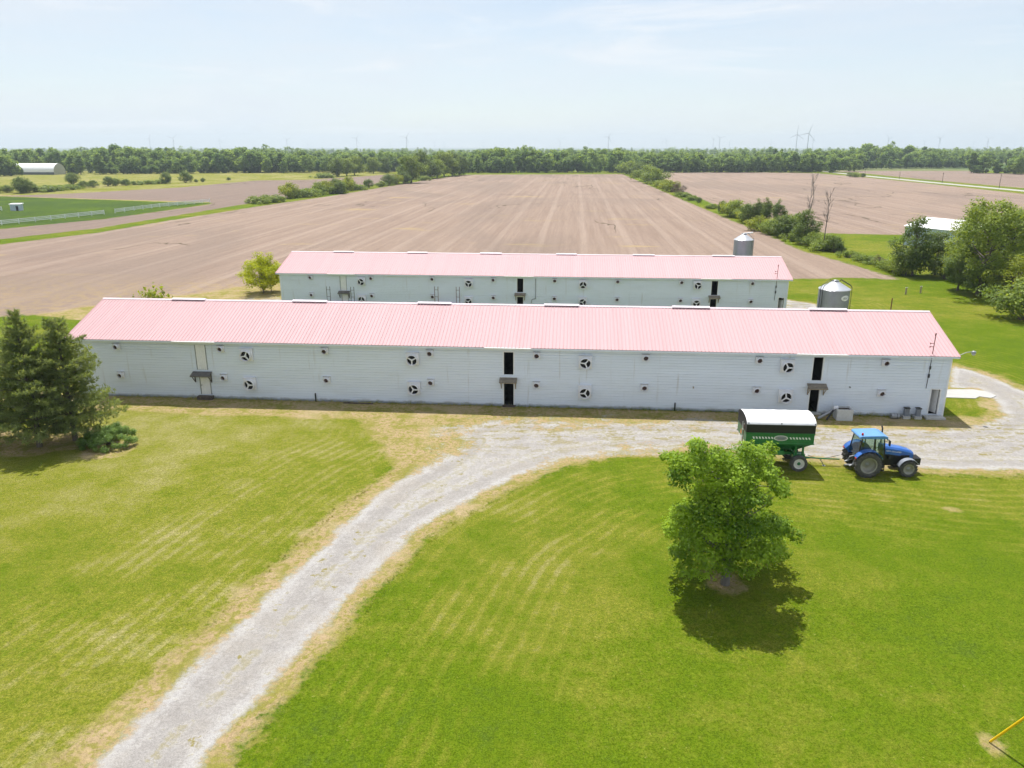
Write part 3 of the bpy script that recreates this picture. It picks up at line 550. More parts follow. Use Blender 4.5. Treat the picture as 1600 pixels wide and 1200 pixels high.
def limb(mb, p0, p1, r0, r1, g, seg=3, wob=.08, n=7):
    p0 = np.array(p0, float); p1 = np.array(p1, float); L = np.linalg.norm(p1 - p0); prev = p0
    for k in range(1, seg + 1):
        t_ = k / seg; q_ = p0 + (p1 - p0) * t_ + (g.normal(size=3) * wob * L * (0 if k == seg else 1)); q_[2] += .06 * L * math.sin(t_ * math.pi)
        mb.tube(prev, q_, r0 + (r1 - r0) * (k - 1) / seg, r0 + (r1 - r0) * t_, n, k == seg); prev = q_
def deciduous(seed, h, r, th, ncl, cr, per, leaf, tr=.16, lean=(0, 0), top=1.0, multi=1, fill=.5, squash=.9):
    g = np.random.default_rng(seed); cz = (th + h) / 2; hz = (h - th) / 2; C = []
    tries = 0
    while len(C) < ncl and tries < ncl * 60:
        tries += 1
        d = g.normal(size=3); d /= np.linalg.norm(d); q_ = d * (fill + (1 - fill) * g.random() ** .5)
        w = 1 + .30 * math.sin(3 * math.atan2(d[1], d[0]) + seed) - (.30 * max(q_[2], 0) * (2 - top) if top < 1.6 else 0)
        p_ = np.array([q_[0] * r * .84 * w, q_[1] * r * .84 * w, cz + q_[2] * hz * .88])
        if all(np.linalg.norm(p_ - o) > cr * .62 for o in C): C.append(p_)
    C = np.array(C); C[:, 0] += lean[0] * C[:, 2] / h; C[:, 1] += lean[1] * C[:, 2] / h
    rad = cr * g.uniform(.65, 1.3, len(C))
    v, f, ti = clump_leaves(g, C, rad, per, leaf, flat=squash)
    mb = MB()
    if multi == 1:
        top_p = (lean[0] * .6, lean[1] * .6, th + (h - th) * .55); limb(mb, (0, 0, -.1), (lean[0] * .2, lean[1] * .2, th), tr * 1.25, tr * .85, g, 3, .03, 9); limb(mb, (lean[0] * .2, lean[1] * .2, th), top_p, tr * .8, tr * .25, g, 4, .04, 7)
        for p_ in C[g.permutation(len(C))[:min(len(C), 22)]]:
            z0 = max(th * .75, min(p_[2] - .25 * np.hypot(p_[0], p_[1]) - .2 * h * .3, top_p[2])); s_ = z0 / h
            limb(mb, (lean[0] * s_, lean[1] * s_, z0), p_, tr * .38, tr * .08, g, 3, .05, 5)
    else:
        for k in range(multi):
            p_ = C[int(g.integers(len(C)))]; a = k * 6.28 / multi; limb(mb, (.12 * r * math.cos(a), .12 * r * math.sin(a), -.1), p_, tr * .6, tr * .15, g, 3, .06, 6)
        for p_ in C[:: max(1, len(C) // 10)]: limb(mb, (p_[0] * .25, p_[1] * .25, p_[2] * .35), p_, tr * .3, tr * .08, g, 2, .05, 5)
    return mb, (v, f, ti)
def leaf_mesh(name, arr): return raw_mesh(name, arr[0], arr[1], {'tint': arr[2]})
BARK = paint('bark', (.13, .105, .085), .95, var=.35, scale=4, bump=.6, bscale=18, stretch=(1, 1, .25))
BARKG = paint('bark_grey', (.17, .15, .135), .95, var=.3, scale=4, bump=.5, stretch=(1, 1, .25))
L_MAPLE = leafmat('leaf_maple', (.070, .155, .014), (.35, .50, .045), .38, .15, .5, 0)
L_DARK = leafmat('leaf_dark', (.085, .140, .036), (.20, .27, .065), .48)
L_MID = leafmat('leaf_mid', (.125, .190, .036), (.30, .38, .08), .5)
L_LIGHT = leafmat('leaf_light', (.17, .225, .024), (.34, .39, .05), .52)
L_LOCUST = leafmat('leaf_locust', (.27, .33, .014), (.48, .53, .030), .55)
L_FAR = leafmat('leaf_far', (.095, .180, .075), (.34, .45, .14), .55, .06, .6, .5)
L_PINE = leafmat('needle_pine', (.095, .145, .060), (.31, .37, .17), .50, .1, .55, .2)
L_JUN = leafmat('leaf_juniper', (.085, .165, .04), (.26, .38, .11), .40, .12, .55, 0)
L_DRYB = leafmat('leaf_dry', (.10, .075, .05), (.16, .12, .08), .2)
def plant(name, label, cat, trunk_me, crown_me, loc, rz=0.0, s=1.0, group=None, tn='trunk', cn='crown', tm=None, cm=None):
    o = thing(name, label, cat, loc, rz, group, s)
    if trunk_me is not None: link(tn, trunk_me, tm, o)
    link(cn, crown_me, cm, o); return o

# the maple on the lawn
mp = G(1133, 912)
def px_lobe(x, y, dy, r):
    """a lobe seen at a photo pixel, dy metres behind the trunk"""
    u = (x - 800) / FPX; v = (600 - y) / FPX; d = np.array([u, cP + v * sP, -sP + v * cP]); t_ = (mp.y + dy) / d[1]
    return np.array([t_ * d[0] - mp.x, dy, CAM_H + t_ * d[2]]), r
g = np.random.default_rng(5); LB = []
for (x, y, r) in ((1090, 700, .62), (1082, 690, .45), (1055, 714, .55), (1042, 708, .38), (1065, 738, .62), (1092, 728, .8), (1120, 712, .6), (1140, 722, .8), (1168, 704, .55), (1185, 715, .62), (1200, 700, .42), (1195, 740, .6), (1218, 758, .55), (1228, 765, .4),
                  (1160, 745, .85), (1125, 750, .9), (1100, 765, .7), (1170, 775, .75), (1200, 785, .5), (1140, 785, .9), (1105, 795, .95), (1072, 800, .8), (1056, 820, .7), (1050, 830, .5), (1080, 835, .85), (1120, 830, .95), (1160, 820, .95), (1195, 820, .8), (1222, 826, .7), (1240, 832, .5),
                  (1205, 850, .75), (1225, 862, .45), (1180, 860, .8), (1145, 860, .85), (1105, 862, .8), (1070, 865, .75), (1058, 862, .5), (1075, 890, .6), (1100, 888, .6), (1135, 884, .55), (1168, 884, .6), (1195, 872, .5), (1085, 905, .4), (1188, 893, .35)):
    w = abs(x - 1140) / 110.0; hh = (912 - y) / 225.0; half = 2.9 * math.sqrt(max(0.05, 1 - w * w)) * (1.0 if hh < .65 else .75)
    for dy in ((-half * g.uniform(.55, .9), half * g.uniform(.4, .9)) if r > .5 else (g.uniform(-.5, .5) * half,)):
        LB.append(px_lobe(x + g.uniform(-5, 5), y + g.uniform(-5, 5) - dy * .6, dy, r * g.uniform(.85, 1.15)))
    if r > .78: LB.append(px_lobe(x, y, 0.0, r * .8))
Cn = np.array([l[0] for l in LB]); Cr = np.array([l[1] for l in LB]); ok = Cn[:, 2] > 1.0; Cn, Cr = Cn[ok], Cr[ok]
arr = clump_leaves(g, Cn, Cr * 1.0, 430, .165, up=.7, flat=.72, inner=.45)
mb = MB(); limb(mb, (0, 0, -.1), (.05, 0, 1.5), .24, .16, g, 3, .02, 10); limb(mb, (.05, 0, 1.5), (.1, .1, 5.2), .15, .05, g, 4, .04, 8)
for k in g.permutation(len(Cn))[:44]:
    p_ = Cn[k] * np.array([.8, .8, .97]); z0 = min(max(1.1, p_[2] - .7 * np.hypot(p_[0], p_[1]) - .3), 4.9); limb(mb, (.05, 0, z0), p_, .06, .012, g, 3, .05, 5)
plant('maple_tree', 'bright green maple tree standing alone on the mown lawn, its shadow beneath it', 'tree', mb.mesh('trunk'), leaf_mesh('crown', arr), mp, tm=BARKG, cm=L_MAPLE)

# pines at the left of the lawn
def pine(seed, h, r):
    g = np.random.default_rng(seed); mb = MB(); limb(mb, (0, 0, -.1), (.1, .05, h * .97), .2, .02, g, 6, .008, 8); Vs, Ns, Ss, Ts, Dd = [], [], [], [], []
    z = .9
    while z < h * .985:
        f = z / h; L = r * (1 - f) ** .78 * (1.08 if f > .12 else .85) * g.uniform(.85, 1.1) + .14; nb = int(g.integers(5, 8)) if f < .85 else 4; a0 = g.random() * 6.28
        for k in range(nb):
            a = a0 + k * 6.28 / nb + g.normal() * .22; Lk = L * g.uniform(.62, 1.2); rise = .12 + .55 * f + g.normal() * .06; d = np.array([math.cos(a), math.sin(a), 0.0])
            tip = np.array([0, 0, z]) + d * Lk + np.array([0, 0, rise * Lk * .8]); limb(mb, (0, 0, z), tip * np.array([.92, .92, 1]), .045 * (1 - f) + .014, .008, g, 2, .03, 4)
            side = np.array([-d[1], d[0], 0.0]); nt_ = max(3, int(Lk / .155)); tb = np.clip(g.normal(.5, .16), 0, 1)
            for j in range(nt_):
                s_ = .22 + .80 * (j + g.random()) / nt_; wdt = .42 * Lk * (1 - abs(s_ - .55)) * .75
                for _ in range(3):
                    c = np.array([0, 0, z]) + (tip - np.array([0, 0, z])) * s_ + side * g.uniform(-1, 1) * wdt + np.array([0, 0, g.normal() * .09 + .10 * s_])
                    m = 10; dirs = unit(d * .55 + np.array([0, 0, .55]) + g.normal(size=(m, 3)) * .62)
                    Vs.append(np.repeat(c[None], m, 0)); Dd.append(dirs); Ss.append(g.uniform(.16, .30, m)); Ts.append(np.clip(tb + .28 * (s_ - .6) + g.normal(0, .1, m), 0, 1))
        z += .34 + .20 * g.random() * (1 - f) + .12 * (1 - f)
    c = np.concatenate(Vs); d = np.concatenate(Dd); s = np.concatenate(Ss)[:, None]; sd = unit(np.cross(d, g.normal(size=d.shape))) * .021
    v = np.stack([c - sd, c + sd, c + d * s + sd * .4, c + d * s - sd * .4], 1).reshape(-1, 3)
    return mb, (v, np.arange(len(v)).reshape(-1, 4), np.concatenate(Ts))
for (x, y, h, r, sd, lab) in ((118, 688, 9.4, 3.7, 11, 'dark green pine tree nearest to the barn wall, low shrub at its foot'), (62, 698, 9.9, 3.6, 12, 'dark green pine tree, middle of the group of pines on the lawn'), (-14, 690, 10.2, 3.7, 13, 'dark green pine tree cut by the left edge of the photograph')):
    t_, a_ = pine(sd, h, r); plant('pine_tree', lab, 'tree', t_.mesh('trunk'), leaf_mesh('crown', a_), G(x, y), group='pines on the lawn', tm=BARK, cm=L_PINE)
# spreading juniper
g = np.random.default_rng(21); C, Rr = [], []
for k in range(95):
    a = g.random() * 6.28; q_ = g.random() ** .5; z_ = 1.15 * math.sqrt(max(0, 1 - q_ * q_)) * g.uniform(.55, 1.1) + .12; C.append((q_ * 2.05 * math.cos(a), q_ * 1.75 * math.sin(a), z_)); Rr.append(g.uniform(.2, .36))
C.append((.75, .2, 1.55)); Rr.append(.22)
arr = clump_leaves(g, np.array(C), np.array(Rr), 260, .085, up=.8, flat=.9)
mb = MB()
for k in range(14): limb(mb, (0, 0, 0), C[k * 6], .04, .012, g, 2, .05, 5)
plant('juniper_shrub', 'low spreading green juniper shrub beside the pines', 'shrub', mb.mesh('stems'), leaf_mesh('foliage', arr), G(172, 694), tn='stems', cn='foliage', tm=BARK, cm=L_JUN)

# mid-ground tree and shrub shapes, shared by copies
SH = {}
def shape(key, *a, mat=L_MID, tm=BARK, **k):
    t_, ar = deciduous(*a, **k); tme = t_.mesh('trunk'); cme = leaf_mesh('crown', ar); tme.materials.append(tm); cme.materials.append(mat); SH[key] = (tme, cme, a[1], a[2])
shape('big1', 31, 14, 5.2, 2.2, 60, 1.25, 190, .30, tr=.26, mat=L_MID); shape('big2', 32, 13, 4.6, 1.4, 52, 1.2, 190, .30, tr=.22, mat=L_LIGHT); shape('big3', 33, 11, 3.4, .9, 46, 1.05, 190, .28, tr=.2, mat=L_DARK)
shape('lean', 34, 9, 3.8, 2.4, 34, 1.05, 170, .28, tr=.22, lean=(1.8, .3), mat=L_LIGHT)
shape('b_round', 41, 4, 2.4, .25, 26, .85, 120, .27, multi=5, mat=L_MID); shape('b_dark', 42, 4, 2.2, .2, 26, .8, 120, .27, multi=5, mat=L_DARK); shape('b_light', 43, 3, 2.2, .15, 22, .7, 120, .25, multi=5, mat=L_LIGHT)
shape('b_tall', 44, 8, 1.6, .4, 30, .8, 130, .28, multi=3, mat=L_DARK, top=.8); shape('b_conif', 45, 8, 2.6, .4, 44, .8, 120, .27, multi=1, mat=L_DARK, top=.2, fill=.35); shape('b_brown', 46, 4, 2.1, .2, 20, .7, 70, .22, multi=7, mat=L_DRYB)
shape('b_low', 47, 1.6, 2.4, .05, 20, .55, 110, .24, multi=5, mat=L_MID); shape('t_round', 48, 10, 4.5, .8, 40, 1.5, 120, .5, tr=.25, mat=L_MID); shape('t_dark', 49, 10, 4.0, .6, 40, 1.4, 120, .5, tr=.25, mat=L_DARK)
def put(key, x, y, hpx, name, label, cat, wide=1.0, group=None, p=None):
    p = p or G(x, y); h = hpx * depth(p) / FPX / cP * (1.18 if name.startswith('hedge') else 1.0); wide *= 1.25 if name.startswith('hedge') else 1.0; tme, cme, h0, r0 = SH[key]; s = h / h0
    o = thing(name, label, cat, p, rnd.uniform(0, 6.28), group, (s * wide, s * wide, s))
    woody = name.endswith('tree')
    link('trunk' if woody else 'stems', tme, None, o); link('crown' if woody else 'foliage', cme, None, o); return o
# locust beside the far barn, two stems
t_, ar = deciduous(51, 6.2, 3.6, .25, 78, .85, 120, .21, tr=.12, fill=.45, squash=.6); lo = G(412, 458)
tm_, cm_ = t_.mesh('trunk'), leaf_mesh('crown', ar)
plant('locust_tree', 'yellow-green young tree with thin trunks at the end of the far barn', 'tree', tm_, cm_, lo, tm=BARK, cm=L_LOCUST)
plant('locust_tree', 'smaller yellow-green young tree squeezed between its twin and the far barn wall', 'tree', tm_, cm_, G(424, 455), 2.0, (.6, .6, .95), tm=BARK, cm=L_LOCUST)
bb = UV(-44.2, 76.2); o = put('b_light', 0, 0, 1, 'leafy_bush', 'bright green bush showing over the ridge of the nearest barn', 'bush', p=bb); o.scale = (1.55, 1.3, 2.2)
# right-hand tree group behind the lawn
GRP = 'trees at the edge of the back lawn'
for (k, x, y, hp, w, lab) in (('b_conif', 1425, 431, 90, 1.1, 'narrow dark tree at the end of the tree group nearest to the feed bins'), ('big3', 1460, 430, 70, 1.25, 'dense dark tree in front of the white-roofed shed'), ('big2', 1506, 442, 112, .95, 'tall tree standing between the white-roofed shed and the tallest tree'),
                              ('big1', 1528, 462, 150, 1.15, 'tallest leafy tree of the group at the back lawn'), ('big1', 1570, 452, 128, 1.1, 'broad leafy tree right beside the tallest one of the group'), ('big2', 1612, 452, 118, 1.1, 'yellowish green tree at the right edge, behind the leaning tree'),
                              ('lean', 1571, 474, 78, 1.2, 'leaning light green tree with a bare lower trunk on the back lawn'), ('big3', 1496, 454, 74, 1.25, 'low dark tree under the tall ones, shading the back lawn'), ('b_round', 1603, 500, 66, 1.25, 'rounded pale green bush at the right edge of the back lawn'),
                              ('b_dark', 1535, 462, 48, 1.3, 'dark bush at the foot of the tallest tree of the group'), ('b_round', 1413, 430, 34, 1.2, 'rounded bush at the end of the tree group by the tilled field'), ('big3', 1548, 440, 92, 1.2, 'dark tree filling the gap behind the tallest tree of the group'), ('b_dark', 1478, 436, 36, 1.4, 'dark bush under the dense tree before the white-roofed shed')):
    put(k, x, y, hp, 'leafy_tree' if k[0:2] != 'b_' or k == 'b_conif' else 'leafy_bush', lab, 'tree' if k[0:2] != 'b_' or k == 'b_conif' else 'bush', w, GRP)
# right hedgerow
HR = [('b_round', 985, 272, 17, 1.3), ('b_dark', 1000, 277, 18, 1.2), ('b_round', 1010, 284, 22, 1.1), ('b_round', 1020, 287, 21, 1.1), ('b_low', 1030, 292, 8, 1), ('b_light', 1038, 295, 11, 1.2), ('b_light', 1047, 300, 14, 1.1), ('b_brown', 1060, 306, 18, .9), ('b_low', 1066, 308, 6, 1), ('b_low', 1080, 313, 6, 1), ('b_dark', 1092, 317, 7, 1),
      ('b_low', 1112, 326, 6, .9), ('b_dark', 1128, 333, 15, .7), ('b_light', 1142, 338, 19, 1.0), ('b_round', 1152, 340, 23, 1.1), ('b_light', 1163, 346, 15, 1), ('b_dark', 1168, 349, 24, .9), ('b_tall', 1184, 350, 33, .9), ('b_tall', 1197, 352, 36, .8), ('b_brown', 1190, 349, 30, .6), ('b_tall', 1215, 355, 36, .9), ('b_light', 1188, 361, 18, 1.2), ('b_round', 1206, 366, 20, 1), ('b_round', 1216, 368, 17, 1),
      ('b_dark', 1226, 370, 27, 1.1), ('b_dark', 1243, 368, 27, 1.0), ('b_conif', 1257, 381, 44, 1.1), ('b_low', 1240, 377, 10, .9), ('b_round', 1274, 386, 20, 1.1), ('b_round', 1290, 391, 22, 1.0), ('b_dark', 1303, 394, 20, .8), ('b_low', 1285, 392, 12, 1), ('b_dark', 1314, 395, 9, 1.0),
      ('b_low', 1325, 402, 8, 1.0), ('b_low', 1345, 407, 8, 1.1), ('b_low', 1362, 412, 9, 1.1), ('b_brown', 1372, 415, 14, .8), ('b_round', 1396, 424, 24, 1.0), ('b_low', 1382, 419, 9, 1)]
KIND = {'b_round': 'rounded green bush', 'b_dark': 'dark green bush', 'b_light': 'bright yellow-green bush', 'b_tall': 'tall narrow bush', 'b_conif': 'tall dark pointed bush', 'b_brown': 'bare brown bush', 'b_low': 'low green bush', 't_round': 'rounded green tree', 't_dark': 'dark green tree'}
def row(lst, where, group):
    cnt = {}
    for it in sorted(lst, key=lambda i: i[1]):
        k = it[0]; cnt[k] = cnt.get(k, 0) + 1; nm = 'hedgerow_tree' if k[0] == 't' else 'hedgerow_bush'
        put(k, it[1], it[2], it[3], nm, f'{KIND[k]}, {ordw(cnt[k])} one from the left, {where}', 'tree' if k[0] == 't' else 'bush', it[4], group)
row(HR, 'hedgerow right of the field', 'hedgerow right of the middle field')
HL = [('b_low', 408, 318, 8, 1.4), ('b_low', 420, 316, 9, 1.3), ('b_brown', 430, 313, 7, 1.2), ('b_light', 452, 310, 19, .9), ('b_round', 462, 309, 13, 1), ('b_low', 474, 308, 10, 1.3), ('b_low', 486, 306, 9, 1.2), ('b_round', 499, 304, 17, .9), ('b_light', 509, 303, 16, 1), ('b_low', 516, 303, 10, 1.2), ('b_dark', 525, 302, 18, .9), ('b_dark', 533, 303, 15, .9), ('b_light', 543, 298, 17, .9), ('b_low', 556, 297, 7, 1.3), ('b_dark', 576, 294, 11, 1), ('b_round', 595, 292, 8, 1.2), ('b_dark', 607, 290, 14, 1), ('b_light', 619, 288, 13, 1), ('b_dark', 632, 287, 15, 1),
      ('t_round', 643, 286, 36, .9), ('t_dark', 658, 280, 36, .8), ('b_low', 660, 282, 6, 1), ('t_dark', 672, 279, 24, 1), ('t_round', 683, 278, 24, .9), ('t_round', 694, 276, 32, .9), ('t_dark', 707, 275, 30, .8), ('t_dark', 718, 274, 26, .9)]
row(HL, 'hedgerow left of the field', 'hedgerow left of the middle field')
HM = [('b_round', -10, 302, 14, 1.4), ('b_dark', 12, 301, 9, 1.3), ('b_dark', 34, 302, 20, .9), ('b_dark', 43, 301, 15, 1), ('b_low', 60, 300, 8, 1.6), ('b_low', 78, 299, 7, 1.6), ('b_low', 95, 297, 6, 1.5), ('b_dark', 113, 288, 14, 1.0), ('b_dark', 131, 294, 9, 1.2), ('b_dark', 146, 293, 9, 1.2), ('b_low', 110, 296, 6, 1.4), ('b_dark', 170, 291, 12, 1.0), ('b_dark', 181, 290, 9, 1.1), ('b_dark', 197, 290, 8, 1.2), ('b_low', 212, 289, 5, 1.3), ('b_low', 232, 288, 5, 1.3), ('b_dark', 260, 287, 14, .8), ('b_dark', 290, 285.5, 14, .9), ('b_low', 250, 287, 5, 1.2), ('b_dark', 306, 285, 4, 1), ('b_dark', 317, 284.5, 5, 1), ('b_dark', 357, 282, 4, 1),
      ('t_dark', 527, 276, 24, .9), ('t_round', 542, 275, 23, .9), ('t_round', 554, 274, 25, .9), ('t_round', 584, 271, 21, .8), ('t_dark', 603, 270.5, 20, .8), ('b_low', 505, 278, 6, 1.5)]
row(HM, 'before the left woods', 'bushes along the meadow')
HQ = [('b_dark', 1328, 276.5, 6, 1.2), ('b_round', 1337, 277, 7, 1.2), ('b_dark', 1348, 277, 5, 1.3)]
row(HQ, 'beside the far pale road', 'bushes beside the road')
# bare trees in the right hedgerow
def bare(seed, h):
    g = np.random.default_rng(seed); mb = MB(); limb(mb, (0, 0, -.1), (.1, 0, h), .15, .02, g, 6, .012, 6)
    for k in range(16):
        z = h * g.uniform(.4, .93); a = g.random() * 6.28; L = h * .16 * g.uniform(.6, 1.3); tip = (L * .42 * math.cos(a), L * .42 * math.sin(a), z + L); limb(mb, (.05, 0, z), tip, .05, .012, g, 3, .05, 4)
        for j in range(3): limb(mb, np.array(tip) * .6 + np.array((.05, 0, z)) * .4, np.array(tip) + g.normal(size=3) * .35, .022, .008, g, 2, .05, 3)
    return mb
for (x, y, hp, sd, lab) in ((1259, 380, 96, 61, 'tall leafless tree rising out of the dark pointed bush'), (1286, 391, 86, 62, 'leafless dead tree standing right of the dark pointed bush')):
    p = G(x, y); o = thing('bare_tree', lab, 'tree', p); part('trunk', bare(sd, hp * depth(p) / FPX / cP), BARKG, o)

# ------------------------------------------------------------------ woods: front row tree by tree, the mass behind as one
WS = []
for k in range(8):
    con = k in (2, 6)
    t_, ar = deciduous(70 + k, 16, 4.4 if not con else 3.0, .2, 40, 1.7 if not con else 1.3, 38, 1.2, tr=.3, top=.5 if con else 1.3, fill=.45)
    tme, cme = t_.mesh('trunk'), leaf_mesh('crown', ar); tme.materials.append(BARK); cme.materials.append(L_FAR); WS.append((tme, cme, ar))
EDGE = [((95, 273.5), (480, 269), 15.5, 19, 'at the left wood edge'), ((480, 268), (640, 268), 14, 17, 'of the wood behind the meadow'), ((640, 270.5), (1290, 269), 13.5, 17, 'at the middle wood edge'), ((1290, 265), (1520, 261.5), 13, 17, 'of the wood beyond the road'), ((1520, 271), (1640, 272), 15, 18, 'of the grove by the right edge'), ((-30, 277), (22, 275), 17, 20, 'beside the white arched hall')]
for (a, b_, h0, h1, where) in EDGE:
    pa, pb = G(*a), G(*b_); n = max(3, int((pb - pa).length / 8.8)); 
    for k in range(n):
        p = pa.lerp(pb, (k + rnd.uniform(.2, .8)) / n); p.y += rnd.uniform(-3, 12); h = rnd.uniform(h0 * .72, h1 * 1.04); j = rnd.randrange(8)
        o = thing('woodland_tree', f'{"dark pointed" if j in (2, 6) else "green leafy"} tree, {ordw(k + 1)} from the left {where}', 'tree', p, rnd.uniform(0, 6.28), 'trees along the edge of the woods', (h / 16 * rnd.uniform(.95, 1.55),) * 2 + (h / 16,))
        link('trunk', WS[j][0], None, o); link('crown', WS[j][1], None, o)
def mass(name, label, spots):
    Vs, Fs, Ts = [], [], []; off = 0
    for (x, y, s, sz, j, ti) in spots:
        v, f, t_ = WS[j][2]; a = rng.random() * 6.28; ca, sa = math.cos(a), math.sin(a)
        w = np.column_stack([(v[:, 0] * ca - v[:, 1] * sa) * s + x, (v[:, 0] * sa + v[:, 1] * ca) * s + y, v[:, 2] * sz])
        keep = f[::1] if y < 1100 else f[::2]
        Vs.append(w); Fs.append(keep + off); Ts.append(np.clip(t_[:: (1 if y < 1100 else 2)] * .55 + ti, 0, 1)); off += len(v)
    me = raw_mesh(name, np.concatenate(Vs), np.concatenate(Fs), {'tint': np.concatenate(Ts)})
    return tag(link(name, me, L_FAR), label, 'woods', kind='stuff')
def scatter(px0, px1, y0, y1, n, h0, h1):
    out = []
    for _ in range(n):
        y = y0 + (y1 - y0) * rng.random() ** 1.3; x = (px0 + (px1 - px0) * rng.random() - 800) / FPX * y * 1.045
        s = rng.uniform(h0 - 2, h1 + 1.0) / 16 * (1 + .13 * math.sin(x * .017 + 1) + .09 * math.sin(x * .053 + y * .011)); out.append((x, y, s * rng.uniform(.85, 1.5), s, int(rng.integers(8)), rng.normal(.30, .22)))
    return out
def understory():
    out = []
    for (a, b_, h0, h1, where) in EDGE:
        pa, pb = G(*a), G(*b_); n = int((pb - pa).length / 2.0)
        for k in range(n):
            p = pa.lerp(pb, rng.random()); s = rng.uniform(2.5, 8.5) / 16; out.append((p.x, p.y + rng.uniform(1, 14), s * rng.uniform(1.2, 2.0), s, int(rng.integers(8)), rng.normal(.22, .18)))
    return out
mass('woodland', 'green mass of woods across the far end of the fields', understory() + scatter(-120, 560, 675, 950, 420, 15, 19.5) + scatter(-60, 130, 660, 760, 60, 18, 22) + scatter(520, 1300, 690, 1000, 620, 13.5, 18) + scatter(1290, 1720, 880, 1150, 420, 13, 18) + scatter(1520, 1720, 640, 700, 46, 14, 17) + scatter(1290, 1440, 900, 1150, 60, 18, 22))
mass('distant_woodland', 'bluish distant woods along the horizon', scatter(-120, 1720, 1150, 3200, 1500, 14, 19))

# ------------------------------------------------------------------ feed bins
def text_mesh(s, size, name='lettering', ext=.004, sx=1.0):
    cu = bpy.data.curves.new(name, 'FONT'); cu.body = s; cu.size = size; cu.extrude = ext; cu.align_x = 'CENTER'; cu.align_y = 'CENTER'; cu.resolution_u = 3
    o = bpy.data.objects.new(name, cu); col.objects.link(o); dg_ = bpy.context.evaluated_depsgraph_get(); me = bpy.data.meshes.new_from_object(o.evaluated_get(dg_)); bpy.data.objects.remove(o)
    me.transform(Matrix.Diagonal((sx, 1, 1, 1))); return me
def feed_bin(label, loc, r, ze, zp, logo):
    b = thing('feed_bin', label, 'feed bin', loc, -TH, 'steel feed bins')
    z0 = 1.5; w = MB(); prof = []; z = z0; nr = int((ze - z0) / .065)
    for k in range(nr + 1): prof.append((r + (.012 if k % 2 else -.004), z0 + (ze - z0) * k / nr))
    w.lathe(prof, 40); part('wall', w, GALV, b)
    for k in range(1, 3): part('band', MB().lathe([(r + .014, 0), (r + .03, .02), (r + .03, .07), (r + .014, .09)], 40, 'Z', (0, 0, z0 + (ze - z0) * k / 3)), GALV, b)
    rf = MB(); n = 24
    for k in range(n):
        a, a2, am = 2 * math.pi * k / n, 2 * math.pi * (k + 1) / n, 2 * math.pi * (k + .06) / n
        pt = lambda ang, rr, zz: (rr * math.cos(ang), rr * math.sin(ang), zz)
        rf.add([pt(a, r + .07, ze - .05), pt(a2, r + .07, ze - .05), pt(a2, .3, zp), pt(a, .3, zp)], [(0, 1, 2, 3)]); rf.add([pt(a, r + .07, ze - .02), pt(am, r + .07, ze - .02), pt(am, .3, zp + .03), pt(a, .3, zp + .03)], [(0, 1, 2, 3)])
    ro = part('roof', rf, GALVL, b); part('lid', MB().lathe([(.36, 0), (.36, .12), (.02, .2)], 20, 'Z', (0, 0, zp - .02)), GREYM, ro)
    part('hopper', MB().lathe([(.22, .55), (r, z0)], 40), GALV, b)
    for k in range(6):
        a = k * math.pi / 3 + .2; part('leg', MB().tube(((r + .02) * math.cos(a), (r + .02) * math.sin(a), 0), ((r + .02) * math.cos(a), (r + .02) * math.sin(a), z0 + .9), .06, n=6), GREYM, b)
    if logo:
        # ladder with hoop rails over the roof edge, filler rail, and the oval maker's plate
        for a in (R(205), R(-20)):
            ld = MB(); ca, sa = math.cos(a), math.sin(a)
            for s in (-1, 1):
                ox, oy = -sa * .17 * s, ca * .17 * s; P_ = lambda rr, zz: (rr * ca + ox, rr * sa + oy, zz); ld.path([P_(r + .14, 1.0), P_(r + .14, ze + .15), P_(r - .05, ze + .45), P_(.55, zp + .22), P_(.45, zp + .02)], .03, 6)
            part('roof_ladder', ld, BLACK, b)
        a = R(-62); M = Matrix.Rotation(a, 4, 'Z') @ Matrix.Translation((r + .035, 0, ze - .85)); pl = MB(); n = 28
        def curve(yv, zv, off=0.0): return M @ Vector((math.sqrt(max(0, (r + .035 + off) ** 2 - yv * yv)) - (r + .035), yv, zv))
        rim = [curve(.52 * math.cos(2 * math.pi * k / n), .31 * math.sin(2 * math.pi * k / n)) for k in range(n)]; inn = [curve(.26 * math.cos(2 * math.pi * k / n), .155 * math.sin(2 * math.pi * k / n)) for k in range(n)]; c0 = curve(0, 0)
        pl.add(rim + inn + [c0], [(k, (k + 1) % n, n + (k + 1) % n, n + k) for k in range(n)] + [(n + k, n + (k + 1) % n, 2 * n) for k in range(n)])
        po = part('name_plate', pl, WHITE, b); mk = MB()
        for (y0, z0_, y1, z1_) in ((-.32, -.06, -.16, .10), (-.16, .10, -.1, -.06), (-.1, -.06, .06, .09), (.06, .09, .12, -.04), (.12, -.04, .32, .06), (-.3, -.14, .30, -.10)): mk.tube(curve(y0, z0_, .012), curve(y1, z1_, .012), .022, n=5)
        part('plate_marking', mk, GREYM, po)
    else: part('roof_ladder', MB().path([((r + .1), .2, 1), ((r + .1), .2, ze + .1), (.6, .1, zp + .12)], .03, 6).path([((r + .1), -.15, 1), ((r + .1), -.15, ze + .1), (.6, -.05, zp + .12)], .03, 6), GREYM, b); part('fill_spout', MB().tube((0, 0, zp + .1), (1.3, .2, zp + .22), .1, n=8), WHITE, b)
    return b
feed_bin('grey steel feed bin with white oval plate standing between the two barns', UV(29.1, 88), 1.65, 5.9, 6.7, True)
feed_bin('grey steel feed bin with white cone roof behind the far barn roof', UV(25.0, 118), 1.37, 7.9, 8.65, False)

